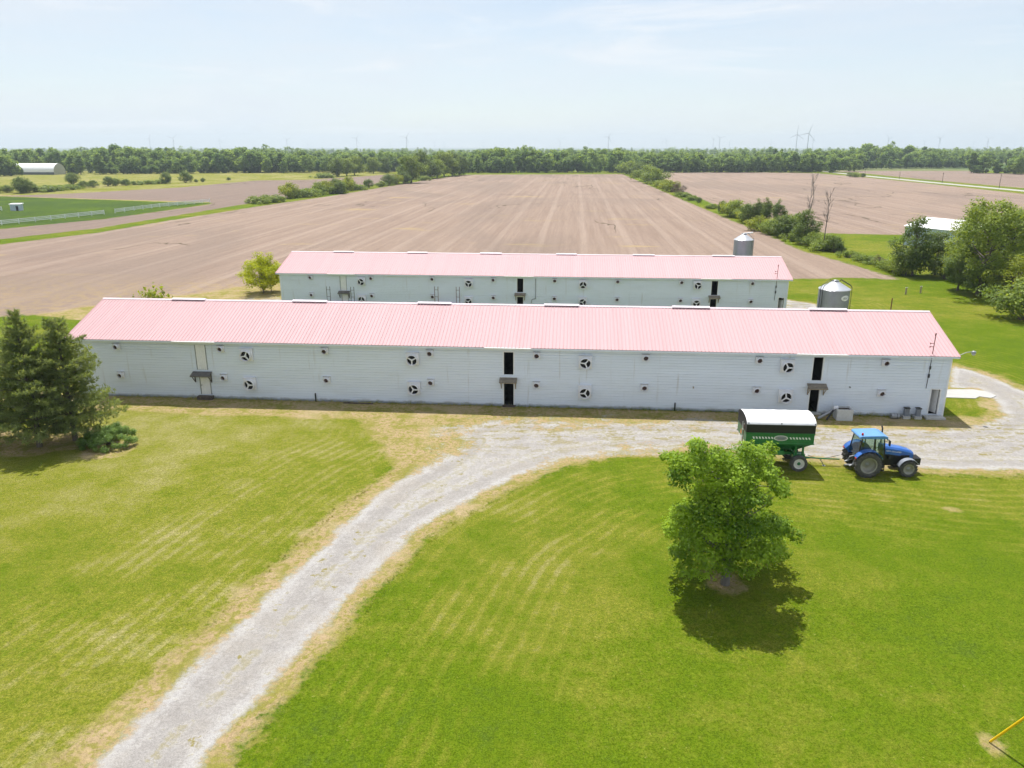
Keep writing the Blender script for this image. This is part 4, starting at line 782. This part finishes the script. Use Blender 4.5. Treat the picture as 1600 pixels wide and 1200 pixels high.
# ------------------------------------------------------------------ tractor and wagon
BLUE = paint('tractor_blue', (.018, .115, .42), .32, var=.12, coat=.3, dirt=(.16, .20, .28), dirt_amt=.35); BLUEL = paint('tractor_roof', (.10, .27, .55), .35, var=.08, coat=.3)
TYRE = paint('tyre', (.07, .068, .066), .9, var=.3, scale=6, dirt=(.20, .18, .15), dirt_amt=.6); RIM = paint('rim_grey', (.34, .33, .29), .6, .2, var=.2, dirt=(.2, .17, .12), dirt_amt=.5); FEND = paint('fender_grey', (.20, .22, .26), .5, var=.15)
GREEN = paint('wagon_green', (.012, .16, .045), .4, var=.12, coat=.3, dirt=(.10, .14, .08), dirt_amt=.25); TARP = paint('tarp_white', (.82, .82, .83), .6, var=.04); BLKV = paint('wagon_black', (.012, .009, .012), .5, var=.3); RIMW = paint('rim_white', (.72, .71, .67), .5, var=.1)
RED = paint('red_lens', (.55, .03, .02), .3); ORANGE = paint('orange', (.75, .22, .03), .5); YELLOW = paint('guard_yellow', (.80, .50, .008), .4, var=.06); SEAT = paint('seat', (.05, .05, .055), .8)
mgl, t = newmat('cab_glass'); gl = t.node('BsdfGlossy', None, Color=(.8, .9, .9), Roughness=.03).outputs[0]; tp = t.node('BsdfTransparent', None, Color=(.62, .74, .70)).outputs[0]
mx = t.node('MixShader'); t.put(mx.inputs[0], .13); t.put(mx.inputs[1], tp); t.put(mx.inputs[2], gl); t.surf(mx.outputs[0])
def tyre_mesh(r, w, lugs, lug=.04):
    m = MB(); ri = r * .62; m.lathe([(ri, -w * .40), (ri + .05, -w * .47), (r * .88, -w * .5), (r * .96, -w * .40), (r * .97, 0), (r * .96, w * .40), (r * .88, w * .5), (ri + .05, w * .47), (ri, w * .40)][::-1], 36, 'Y')
    for k in range(lugs):
        for s in (-1, 1):
            a = 2 * math.pi * (k + (.5 if s > 0 else 0)) / lugs; q_ = Matrix.Rotation(a, 4, 'Y'); m.box(-.035, .035, -w * .28, w * .28, 0, lug + r * .02, q_ @ Matrix.Translation((0, s * w * .24, r * .945)) @ Matrix.Rotation(s * R(38), 4, 'Z'))
            if lug > .02: m.box(-.03, .03, -.02, .02, -r * .12, 0, q_ @ Matrix.Translation((0, s * w * .485, r * .955)))
    return m
def wheel(par, x, y, r, w, lugs, side, rim_mat, dish=.5, lug=.04, hub=GREYM):
    """wheel > tyre, rim; side -1 faces the driveway's lawn"""
    h = part('wheel', MB().lathe([(.001, -.06), (.11, -.06), (.14, .06), (.001, .06)], 16, 'Y'), hub, par); h.location = (x, y + side * w * (.5 - dish), r)
    ty = link('tyre', None, None, h) if False else part('tyre', tyre_mesh(r, w, lugs, lug), TYRE, h); ty.location = (0, -side * w * (.5 - dish), 0)
    ri = r * .63; d = side; rm = MB(); off = -side * w * (.5 - dish)
    prof = [(ri, .44 * w), (ri - .05, .43 * w), (ri - .07, .36 * w), (ri * .93, .2 * w), (ri * .9, (.5 - dish) * w + .02), (.45 * ri, (.5 - dish) * w), (.12, (.5 - dish) * w + .03)]
    prof = [(a, b * d) for a, b in prof]; rm.lathe(prof, 32, 'Y'); 
    for k in range(8): a = k * math.pi / 4; rm.tube((.17 * math.cos(a), (.5 - dish) * w * d, .17 * math.sin(a)), (.17 * math.cos(a), ((.5 - dish) * w + .05) * d, .17 * math.sin(a)), .018, n=6)
    ro = part('rim', rm, rim_mat, h); ro.location = (0, off, 0); return h
tp_ = thing('tractor', 'blue farm tractor with cab, hitched to the green wagon', 'tractor', (23.6, 48.05, 0), R(-1.0))
for s in (-1, 1):
    wheel(tp_, 0, s * .95, .88, .50, 17, s, RIM, .72, .045); wheel(tp_, 2.74, s * .84, .575, .38, 15, s, RIM, .40, .032)
part('chassis', MB().box(-.35, 2.0, -.28, .28, .55, 1.15).box(2.0, 3.25, -.22, .22, .62, 1.0).box(-.25, .25, -.72, .72, .7, 1.0).box(2.58, 2.9, -.66, .66, .48, .68).box(.55, 1.2, -.72, -.3, .5, .85).box(.55, 1.15, .3, .72, .5, .85), BLACK, tp_, .03)
part('engine', MB().box(1.2, 2.95, -.33, .33, .98, 1.42).tube((1.6, -.36, 1.1), (1.6, -.36, 1.35), .1, n=10).box(2.0, 2.5, -.37, -.33, 1.02, 1.35), BLACK, tp_, .03)
hd = MB(); secs = [(1.16, .40, 1.42, 1.98), (1.6, .42, 1.40, 1.93), (2.4, .42, 1.30, 1.80), (2.95, .40, 1.15, 1.66), (3.22, .34, 1.02, 1.50)]; vv = []
for (x, w, za, zb) in secs: vv += [(x, -w, za), (x, -w, zb - .14), (x, -w * .72, zb - .01), (x, 0, zb + .02), (x, w * .72, zb - .01), (x, w, zb - .14), (x, w, za)]
ff = []
for i in range(len(secs) - 1):
    for k in range(6): ff.append((i * 7 + k, (i + 1) * 7 + k, (i + 1) * 7 + k + 1, i * 7 + k + 1))
ff += [tuple(range(6, -1, -1)), tuple(range(28, 35))]
hd.add(vv, ff, False); hood = part('hood', hd, BLUE, tp_, .02)
part('grille', MB().box(3.2, 3.26, -.29, .29, .98, 1.32), BLACK, hood, .02); part('side_grille', MB().box(2.35, 2.95, -.428, -.41, 1.12, 1.36), BLACK, hood, .01)
tm_ = text_mesh('NEW HOLLAND', .135, sx=1.05); lt = part('lettering', tm_, WHITE, hood); lt.rotation_euler = (R(90), R(7), 0); lt.location = (1.86, -.424, 1.60)
for s in (-1, 1): part('headlight', MB().box(3.21, 3.27, s * .2 - .08, s * .2 + .08, 1.36, 1.46), GALVL, hood, .01)
cab_pts = {'rl': (-.62, .70, 1.30), 'rt': (-.42, .66, 2.58), 'ft': (1.02, .66, 2.58), 'fl': (1.18, .70, 1.05), 'ml': (.42, .72, 1.1), 'mt': (.38, .67, 2.58)}
cb = part('cab_frame', MB(), BLACK, tp_) if False else None
cf = MB()
for s in (-1, 1):
    q_ = {k: (x, y * s, z) for k, (x, y, z) in cab_pts.items()}
    for a, b_ in (('rl', 'rt'), ('ft', 'fl'), ('ml', 'mt')): cf.tube(q_[a], q_[b_], .042, n=6)
    cf.tube(q_['rl'], q_['ml'], .05, n=6); cf.tube(q_['ml'], q_['fl'], .045, n=6)
cf.box(-.6, 1.15, -.66, .66, .98, 1.12); cabo = part('cab_frame', cf, BLACK, tp_)
pn = lambda l: MB().add(l, [tuple(range(len(l)))])
for s in (-1, 1):
    q_ = {k: (x, y * s, z) for k, (x, y, z) in cab_pts.items()}
    part('window_pane', pn([q_['rl'], q_['ml'], q_['mt'], q_['rt']]), mgl, cabo); part('door_pane', pn([q_['ml'], q_['fl'], q_['ft'], q_['mt']]), mgl, cabo)
part('rear_pane', pn([(-.62, -.68, 1.3), (-.62, .68, 1.3), (-.42, .64, 2.58), (-.42, -.64, 2.58)]), mgl, cabo); part('windscreen', pn([(1.18, -.68, 1.05), (1.18, .68, 1.05), (1.02, .64, 2.58), (1.02, -.64, 2.58)]), mgl, cabo)
part('cab_roof', MB().prism([(-.62, 2.60), (-.66, 2.70), (-.55, 2.80), (.9, 2.84), (1.2, 2.76), (1.24, 2.64), (1.16, 2.60)], -.76, .76, 'Y'), BLUEL, tp_, .05)
part('beacon', MB().lathe([(.07, 0), (.07, .1), (.04, .15), (.001, .16)], 12, 'Z', (-.42, -.55, 2.82)), RED, tp_)
part('seat', MB().box(-.1, .35, -.26, .26, 1.35, 1.55).box(-.2, -.06, -.26, .26, 1.5, 2.15).box(.1, .6, -.3, .3, 1.13, 1.34), SEAT, tp_, .05)
part('steering_wheel', MB().tube((.95, 0, 1.2), (.72, 0, 1.72), .05, n=8).lathe([(.19, -.015), (.22, 0), (.19, .015)], 18, 'Z', (.72, 0, 1.74)), BLACK, tp_)
part('exhaust_pipe', MB().path([(1.3, .36, 1.6), (1.3, .42, 2.95), (1.24, .44, 3.12)], .05, 10), BLACK, tp_)
part('mirror', MB().tube((1.08, -.7, 2.45), (1.2, -1.02, 2.5), .018, n=6).box(1.18, 1.23, -1.12, -.92, 2.25, 2.62), BLACK, tp_); part('mirror', MB().tube((1.08, .7, 2.45), (1.2, 1.02, 2.5), .018, n=6).box(1.18, 1.23, .92, 1.12, 2.25, 2.62), BLACK, tp_)
for s in (-1, 1): part('work_light', MB().box(1.2, 1.32, s * .62 - .08, s * .62 + .08, 2.48, 2.60), GALVL, tp_, .02)
def arc_fender(cx, cz, r, y0, y1, a0, a1, mat, name, th=.03, drop=0):
    m = MB(); n = 14; A = [a0 + (a1 - a0) * k / n for k in range(n + 1)]; pts_ = [((r) * math.cos(a) + cx, (r) * math.sin(a) + cz) for a in A] + [((r - th) * math.cos(a) + cx, (r - th) * math.sin(a) + cz) for a in A[::-1]]
    vs_ = [(x, y0, z) for x, z in pts_] + [(x, y1, z) for x, z in pts_]; N = len(pts_)
    f = [(k, (k + 1) % N, N + (k + 1) % N, N + k) for k in range(N)]; f += [(k, k + 1, N - 2 - k, N - 1 - k) for k in range(n)] + [(N + N - 1 - k, N + N - 2 - k, N + k + 1, N + k) for k in range(n)]
    m.add(vs_, f); return part(name, m, mat, tp_, .012)
for s in (-1, 1):
    ys = sorted((s * .70, s * 1.12)); arc_fender(0, .88, 1.0, ys[0], ys[1], R(28), R(150), BLUE, 'rear_fender'); part('fender_side', MB().prism([(1.0 * math.cos(a) * .98, .88 + math.sin(a) * .98) for a in [R(28) + R(122) * k / 12 for k in range(13)]] + [(-.6, 1.05), (.6, 1.0)], *sorted((s * .66, s * .70)), 'Y'), BLUE, tp_)
    ys = sorted((s * .66, s * 1.02)); arc_fender(2.74, .575, .70, ys[0], ys[1], R(35), R(165), FEND, 'front_fender')
    part('tail_light', MB().box(-.90, -.84, s * 1.0 - .08, s * 1.0 + .08, 1.30, 1.42), RED, tp_, .01)
wt = MB()
for k in range(10): wt.box(3.3, 3.78, -.36 + k * .074, -.36 + k * .074 + .062, .62, 1.10)
part('front_weights', wt, BLACK, tp_, .02); part('weight_bracket', MB().box(3.18, 3.32, -.3, .3, .68, .92), GREYM, tp_); part('step', MB().box(.75, 1.15, -.95, -.72, .42, .46).box(.75, 1.15, -.92, -.72, .72, .76).box(.75, .79, -.92, -.88, .42, .98).box(1.11, 1.15, -.92, -.88, .42, .98), BLACK, tp_)
part('three_point_hitch', MB().path([(-.3, -.35, .8), (-.95, -.4, .55)], .05, 6).path([(-.3, .35, .8), (-.95, .4, .55)], .05, 6).path([(-.3, 0, 1.2), (-.85, 0, 1.05)], .04, 6).path([(-.4, -.3, 1.25), (-.8, -.4, .62)], .03, 6).path([(-.4, .3, 1.25), (-.8, .4, .62)], .03, 6).box(-1.1, -.3, -.06, .06, .42, .5), GREYM, tp_)

wg = thing('grain_wagon', 'green hopper wagon with black sides and a white arched tarp, parked behind the tractor', 'wagon', (18.0, 49.25, 0), R(-3.6))
LX, WY = 2.24, 1.27
def ring(x, y, z): return [(-x, -y, z), (x, -y, z), (x, y, z), (-x, y, z)]
hb = MB(); v = ring(LX, WY, 2.75) + ring(LX, WY, 2.02) + ring(LX * .62, .45, 1.28); hb.add(v, [(k, 4 + k, 4 + (k + 1) % 4, (k + 1) % 4) for k in range(4)] + [(4 + k, 8 + k, 8 + (k + 1) % 4, 4 + (k + 1) % 4) for k in range(4)] + [(8, 9, 10, 11)][::-1])
body = part('hopper_body', hb, GREEN, wg, .015)
for z in (2.03, 2.74): part('rim_rail', MB().box(-LX - .03, LX + .03, -WY - .04, -WY - .002, z - .035, z + .035).box(-LX - .03, LX + .03, WY + .002, WY + .04, z - .035, z + .035), GREEN, body)
for k in range(19):
    if 7 <= k <= 11: continue
    x = -1.75 + k * .203; part('stripe', MB().add([(x - .08, -WY - .008, 2.50), (x + .02, -WY - .008, 2.50), (x + .10, -WY - .008, 2.35), (x + .0, -WY - .008, 2.35)], [(0, 3, 2, 1)][::-1]), WHITE, body)
lo_ = MB().lathe([(.001, 0), (.40, 0), (.42, .006), (.42, .012)], 28, 'Y'); em = part('oval_emblem', lo_, GREYM, body); em.location = (.05, -WY - .012, 2.42); em.scale = (1.1, 1, .45)
part('emblem_rim', MB().lathe([(.36, -.004), (.42, -.004)], 28, 'Y'), WHITE, em); part('emblem_marking', MB().box(-.2, .26, -.006, -.002, -.18, .12), FEND, em)
ex = MB(); v = ring(LX + .02, WY + .015, 3.36) + ring(LX + .02, WY + .015, 2.78); ex.add(v, [(k, 4 + k, 4 + (k + 1) % 4, (k + 1) % 4) for k in range(4)]); part('side_extension', ex, BLKV, wg, .01)
ta = MB(); n = 14; arc = [(-(WY + .03) * math.cos(math.pi * k / n), 3.36 + .46 * math.sin(math.pi * k / n)) for k in range(n + 1)]
for j in range(6):
    xa, xb = -LX - .03 + (2 * LX + .06) * j / 6, -LX - .03 + (2 * LX + .06) * (j + 1) / 6; vs_ = []
    for x, sg in ((xa, 0), ((xa + xb) / 2, -.022), (xb, 0)): vs_ += [(x, y, z + sg * (z - 3.36) / .46) for y, z in arc]
    m_ = n + 1; ta.add(vs_, [(i * m_ + k, (i + 1) * m_ + k, (i + 1) * m_ + k + 1, i * m_ + k + 1) for i in range(2) for k in range(n)], True)
part('tarp', ta, TARP, wg); 
for x in (-LX - .035, LX + .035): part('end_cap', MB().add([(x, y, z) for y, z in arc], [tuple(range(n + 1))]), BLKV, wg)
part('roll_tube', MB().tube((-LX - .05, -WY - .06, 3.38), (LX + .05, -WY - .06, 3.38), .03, n=8), GREYM, wg)
for x in (-2.15, -.0, 2.2): part('tarp_stop', MB().box(x - .025, x + .025, -WY - .05, -WY - .02, 3.3, 3.5), BLACK, wg)
part('ladder', MB().path([(-LX - .12, -.9, 1.3), (-LX - .12, -.9, 3.3)], .02, 6).path([(-LX - .12, -.55, 1.3), (-LX - .12, -.55, 3.3)], .02, 6).path([(-LX - .12, -.9, 1.8), (-LX - .12, -.55, 1.8)], .015, 6).path([(-LX - .12, -.9, 2.3), (-LX - .12, -.55, 2.3)], .015, 6).path([(-LX - .12, -.9, 2.8), (-LX - .12, -.55, 2.8)], .015, 6), WHITE, wg)
part('warning_sign', MB().prism([(-.2, 2.25), (.2, 2.25), (0, 2.6)], -LX - .06, -LX - .045, 'X'), ORANGE, wg); part('crank_arm', MB().path([(-LX - .2, -1.3, 3.35), (-LX - .25, -1.25, 1.6), (-LX - .1, -1.2, 1.5)], .025, 6), RUST, wg)
fr = MB()
for s in (-1, 1): fr.box(-2.1, 1.9, s * .55 - .06, s * .55 + .06, 1.0, 1.2)
for x in (-1.45, 1.45):
    fr.box(x - .09, x + .09, -1.0, 1.0, .48, .66).box(x - .08, x + .08, -.5, .5, .66, 1.0)
    for s in (-1, 1): fr.box(x - .3, x - .18, s * .95 - .05, s * .95 + .05, 1.0, 2.0).box(x + .18, x + .3, s * .95 - .05, s * .95 + .05, 1.0, 2.0).box(x - .4, x + .4, s * .5 if s > 0 else -1.0, 1.0 if s > 0 else -.5, 1.02, 1.18); fr.tube((x - .24, s * .95, 1.1), (x + .7 * (-1 if x > 0 else 1), s * .6, 1.75), .04, n=6)
fr.box(-.35, .35, -1.25, -.4, 1.2, 1.5)
part('running_gear', fr, GREEN, wg); 
for x in (-1.45, 1.45):
    for s in (-1, 1): wheel(wg, x, s * 1.08, .57, .36, 22, s, RIMW, .30, .012, GREEN)
part('drawbar', MB().path([(1.45, -.3, .58), (2.6, 0, .55), (3.5, .02, .5), (4.55, .04, .47)], .05, 8).path([(1.45, .3, .58), (2.6, 0, .55)], .05, 8), GREEN, wg); part('jack_stand', MB().path([(3.2, -.02, .52), (3.5, -.1, .05)], .03, 6).box(3.4, 3.6, -.2, .0, 0, .04), GREYM, wg); part('hydraulic_hose', MB().path([(2.4, .1, .7), (3.2, .15, .42), (4.0, .1, .6), (4.5, .0, .8)], .018, 6), BLACK, wg)

# ------------------------------------------------------------------ small things by the near barn
bx = thing('concrete_bin', 'pale square concrete bin with open top beside the barn doorway', 'bin', UV(21.9, 60.55), -TH)
m = MB().box(-.62, .62, -.5, -.4, 0, .92).box(-.62, .62, .4, .5, 0, .92).box(-.62, -.52, -.399, .399, 0, .92).box(.52, .62, -.399, .399, 0, .92); part('wall', m, paint('bin_pale', (.56, .57, .58), .8, var=.1, dirt=(.36, .34, .32), dirt_amt=.4), bx); part('filling', MB().box(-.51, .51, -.39, .39, .05, .80), WOODD, bx)
au = thing('auger', 'grey auger tubes leaning on the pale concrete bin', 'auger', UV(20.6, 60.5), -TH); part('tube', MB().tube((-.75, -.35, .12), (.75, .1, .85), .11, n=12), GREYM, au); part('tube', MB().tube((-.1, -.45, .05), (.45, -.1, .75), .07, n=10), BLACK, au); part('motor', MB().tube((.5, .05, .9), (.85, .1, .98), .13, n=12), FANW, au)
for (u, w_, h, lab) in ((27.05, .36, .85, 'grey meter box by the wall, the one farther from the end door'), (27.95, .34, .85, 'grey meter box by the wall, the one next to the end door')):
    o = thing('meter_box', lab, 'meter box', UV(u, 61.1), -TH, 'meter boxes by the end door'); part('cabinet', MB().box(-w_ / 2, w_ / 2, -.16, .16, .22, h), FEND, o, .03); part('stand', MB().box(-w_ / 2 - .1, w_ / 2 + .1, -.25, .25, 0, .219), CONC, o); part('cover', MB().box(-w_ / 2 - .03, w_ / 2 + .03, -.2, .19, h + .001, h + .06), BLACK, o)
o = thing('metal_drum', 'low grey metal drum lying by the meter boxes', 'drum', UV(26.15, 60.95), -TH); part('drum_body', MB().lathe([(.01, -.35), (.2, -.35), (.22, -.33), (.22, -.12), (.205, -.1), (.22, -.08), (.22, .28), (.2, .3), (.01, .3)], 18, 'X', (0, 0, .22)), GREYM, o); part('drum_ring', MB().lathe([(.221, -.02), (.235, 0), (.221, .02)], 18, 'X', (.1, 0, .22)), BLACK, o)
o = thing('plank', 'dark plank lying on the ground along the near barn wall', 'plank', UV(-18.2, 61.15), -TH - R(1)); part('board', MB().box(-1.3, 1.3, -.1, .1, 0, .05), WOODD, o, .008); part('cleat', MB().box(-.9, -.8, -.09, .09, .051, .09), WOODD, o)
o = thing('steel_post', 'rusty red post standing on the lawn behind the near barn', 'post', G(1391, 489)); part('shaft', MB().tube((0, 0, 0), (0, 0, 1.9), .07, n=8), RUST, o); part('cap', MB().lathe([(.085, 0), (.085, .06), (.01, .1)], 10, 'Z', (0, 0, 1.9)), RUST, o)
for (x, y, lab) in ((1415, 460, 'short pale post on the back lawn, nearer to the feed bins'), (1438, 458, 'short pale post on the back lawn, nearer to the trees')):
    o = thing('marker_post', lab, 'post', G(x, y), 0, 'pale posts on the back lawn'); part('board', MB().box(-.12, .12, -.03, .03, 0, 1.0), TIMB, o, .01); part('cap', MB().box(-.15, .15, -.05, .05, 1.001, 1.05), WHITE, o)
# guy-wire guard and its pole
gb = G(1547, 1159); gd = Vector((.28, -.43, 1.0)); o = thing('guy_wire', 'slanting bright yellow guy wire guard at the lower right of the lawn', 'guy wire', gb)
part('guard', MB().tube(gd * .02, gd * 2.3, .045, .045, 12), YELLOW, o); part('cable', MB().tube(gd * -.1, gd * 9.5, .012, n=6), GREYM, o); part('anchor_rod', MB().tube(gd * -.2, gd * .12, .02, n=6), RUST, o)
o = thing('utility_pole', 'wooden utility pole holding the yellow guarded guy wire', 'pole', gb + Vector((gd.x * 9.5, gd.y * 9.5, 0))); part('shaft', MB().tube((0, 0, 0), (0, 0, 11), .16, .11, 12), WOODD, o); part('crossarm', MB().box(-1.1, 1.1, -.06, .06, 10.2, 10.32), WOODD, o)

# ------------------------------------------------------------------ far buildings, fences, poles
SHEDW = paint('shed_wall', (.42, .52, .60), .5, var=.08, stretch=(1, 1, .2)); WROOF = paint('shed_roof', (.80, .80, .82), .45, var=.05)
def shed(name, label, loc, rz, L, W, he, hr, wall, roof, cat='shed'):
    o = thing(name, label, cat, loc, rz); w = MB()
    for x in (-L / 2, L / 2): w.add([(x, -W / 2, 0), (x, W / 2, 0), (x, W / 2, he), (x, 0, hr - .05), (x, -W / 2, he)], [(0, 1, 2, 3, 4)])
    for y in (-W / 2, W / 2): w.add([(-L / 2, y, 0), (L / 2, y, 0), (L / 2, y, he), (-L / 2, y, he)], [(0, 1, 2, 3)])
    part('wall', w, wall, o); e = .3; k = (hr - he) / (W / 2)
    for s in (-1, 1): part('roof_slope', MB().add([(-L / 2 - e, s * (W / 2 + e), he - e * k), (L / 2 + e, s * (W / 2 + e), he - e * k), (L / 2 + e, 0, hr), (-L / 2 - e, 0, hr)], [(0, 1, 2, 3)]), roof, o)
    part('door', MB().box(-1.6, 1.6, -W / 2 - .06, -W / 2 - .01, 0, he * .8), WROOF, o); return o
shed('metal_shed', 'pale blue metal shed with white roof half hidden behind the trees', G(1415, 353, 4.2) + Vector((.426 * 9 + .905 * 6.8, -.905 * 9 + .426 * 6.8, -4.2)), R(-64.8), 18, 13.6, 4.3, 5.9, SHEDW, WROOF)
shed('farm_building', 'long white-roofed building far off in front of the woods', G(1312, 262), R(2), 22, 12, 5.0, 8.2, WHITE, WROOF, 'building')
shed('farm_building', 'small grey-roofed building left of the long far-off white one', G(1281, 262), R(-20), 9, 8, 5.0, 7.5, FEND, GALVL, 'building')
shed('low_shed', 'low white-roofed shed beside the arched white hall', G(16, 273), R(4), 14, 8, 2.6, 3.6, FEND, WROOF)
qh = thing('arched_hall', 'white arched fabric hall before the left woods', 'hall', G(60, 272.5), R(-2)); n = 16; pr = [(8.0 * math.cos(math.pi * k / n), 2.0 + 6.6 * math.sin(math.pi * k / n)) for k in range(n + 1)]
sk = MB(); vs_ = [(-18, y, z) for y, z in pr] + [(18, y, z) for y, z in pr]; sk.add(vs_, [(k, k + 1, n + 2 + k, n + 1 + k) for k in range(n)], True); part('fabric_cover', sk, TARP, qh)
part('base_wall', MB().box(-18, 18, -8.02, -7.8, 0, 2).box(-18, 18, 7.8, 8.02, 0, 2), paint('dark_grey', (.10, .11, .13), .7), qh)
for x in (-17.9, 17.9): part('end_wall', MB().add([(x, y, z) for y, z in pr] + [(x, -8, 0), (x, 8, 0)], [tuple(range(n + 3))]), paint('end_pale', (.5, .5, .45), .7), qh)
o = thing('animal_shelter', 'small pale blue box shelter on the green paddock', 'shelter', G(27, 329), R(8)); part('wall', MB().box(-1.6, 1.6, -1.2, 1.2, 0, 2.2), paint('shelter', (.48, .56, .64), .6), o); part('roof', MB().prism([(-1.45, 2.201), (1.4, 2.201), (1.4, 2.45), (-1.45, 2.27)], -1.9, 1.9, 'X'), WROOF, o); part('doorway', MB().box(.2, 1.0, -1.22, -1.201, 0, 1.6), DARK, o)  # doorway is a near-black panel on the wall, the opening's shade painted
def fence(label, pts_):
    f = thing('rail_fence', label, 'fence', pts_[0], 0, 'white fences round the paddock'); pm = MB().box(-.09, .09, -.09, .09, 0, 1.45).mesh('post'); pm.materials.append(WHITE); rm = MB().box(0, 1, -.035, .035, -.10, .10).mesh('rail'); rm.materials.append(WHITE)
    for a, b_ in zip(pts_, pts_[1:]):
        d = b_ - a; n = max(1, round(d.length / 4.8)); an = math.atan2(d.y, d.x)
        for k in range(n):
            p = a + d * (k / n) - pts_[0]; o = link('post', pm, None, f); o.location = p
            for z in (.45, .85, 1.25): r_ = link('rail', rm, None, f); r_.location = p + Vector((0, 0, z)); r_.rotation_euler = (0, 0, an); r_.scale = (d.length / n, 1, 1)
    o = link('post', pm, None, f); o.location = pts_[-1] - pts_[0]
fence('white rail fence along the paddock, the section nearer to the camera', [G(-25, 354.5), G(80, 344), G(163, 335)]); fence('white rail fence along the paddock, the section running away to its far corner', [G(180, 333), G(250, 324), G(328, 316.5)]); fence('short bit of white rail fence cut by the left edge of the photograph', [G(-30, 331), G(3, 329)])
for k, (x, y, hp) in enumerate(((1308, 267, 10), (1351, 273.5, 9), (1405, 280, 11), (1472, 286, 15), (1561, 294, 20))):
    p = G(x, y); h = hp * depth(p) / FPX / cP; o = thing('roadside_pole', f'thin wooden utility pole by the far road, {ordw(k + 1)} from the left', 'pole', p, R(40), 'utility poles along the far road'); part('shaft', MB().tube((0, 0, 0), (0, 0, h), .15, .1, 8), WOODD, o); part('crossarm', MB().box(-.9, .9, -.05, .05, h - .5, h - .38), WOODD, o)
# wind turbines on the horizon
TW = paint('turbine_grey', (.36, .38, .41), .5)
tmsh = MB().tube((0, 0, 0), (0, 0, 79), 2.2, 1.3, 10).mesh('tower'); nac = MB().box(-1.8, 1.8, -2.6, 7, 78.6, 82.2).mesh('nacelle'); bld = MB()
bld.add([(-.9, 0, 0), (.9, 0, 0), (1.6, .25, 8), (-1.3, .25, 8), (.35, .1, 43), (-.15, .1, 43), (0, -.9, 6)], [(0, 1, 2, 3), (3, 2, 4, 5), (0, 3, 6), (1, 0, 6), (2, 1, 6), (3, 5, 6), (4, 2, 6), (5, 4, 6)]); blm = bld.mesh('blade'); hbm = MB().lathe([(.01, -2), (1.4, -1), (1.8, 1.2)], 12, 'Y').mesh('hub')
for m_ in (tmsh, nac, blm, hbm): m_.materials.append(TW)
TB = sorted([(233, 217), (270, 216), (343, 219), (448, 218), (481, 224), (557, 216), (610, 224), (635, 214.5), (679, 221), (694, 223), (755, 222), (875, 220), (920, 223), (951, 214), (1035, 221), (1042, 220), (1115, 218), (1125, 216), (1140, 222), (1205, 221), (1246, 210), (1264, 208), (1271, 218), (1389, 216), (1425, 224), (1445, 221), (1469, 216), (1522, 222), (1545, 217), (1585, 224)])
for k, (x, y) in enumerate(TB):
    D = min(59 / math.tan(PITCH - math.atan((600 - y) / FPX)) * -1, 9500); zh = CAM_H + D * -math.tan(PITCH - math.atan((600 - y) / FPX)); s = zh / 80.5
    u = (x - 800) / FPX; vv_ = (600 - y) / FPX; xx = u / (cP + vv_ * sP) * D
    o = thing('wind_turbine', f'pale wind turbine on the horizon, {ordw(k + 1)} from the left', 'wind turbine', (xx, D, 0), rnd.uniform(-.7, .7), 'wind turbines on the horizon', s)
    link('tower', tmsh, None, o); link('nacelle', nac, None, o); h = link('hub', hbm, None, o); h.location = (0, -3.2, 80.5); a0 = rnd.uniform(0, 2)
    for j in range(3): b_ = link('blade', blm, None, o); b_.location = (0, -3.4, 80.5); b_.rotation_euler = (0, a0 + j * 2 * math.pi / 3, 0)

# ------------------------------------------------------------------ the air
mh, t = newmat('haze'); pv = t.node('VolumePrincipled', None, Color=(.78, .90, 1.0), Density=0.00014, Anisotropy=.2); t.t.links.new(pv.outputs[0], t.out.inputs['Volume'])
hz = link('haze', MB().box(-14000, 14000, -300, 11000, -3.5, 170).mesh('haze'), mh); tag(hz, kind='stuff')
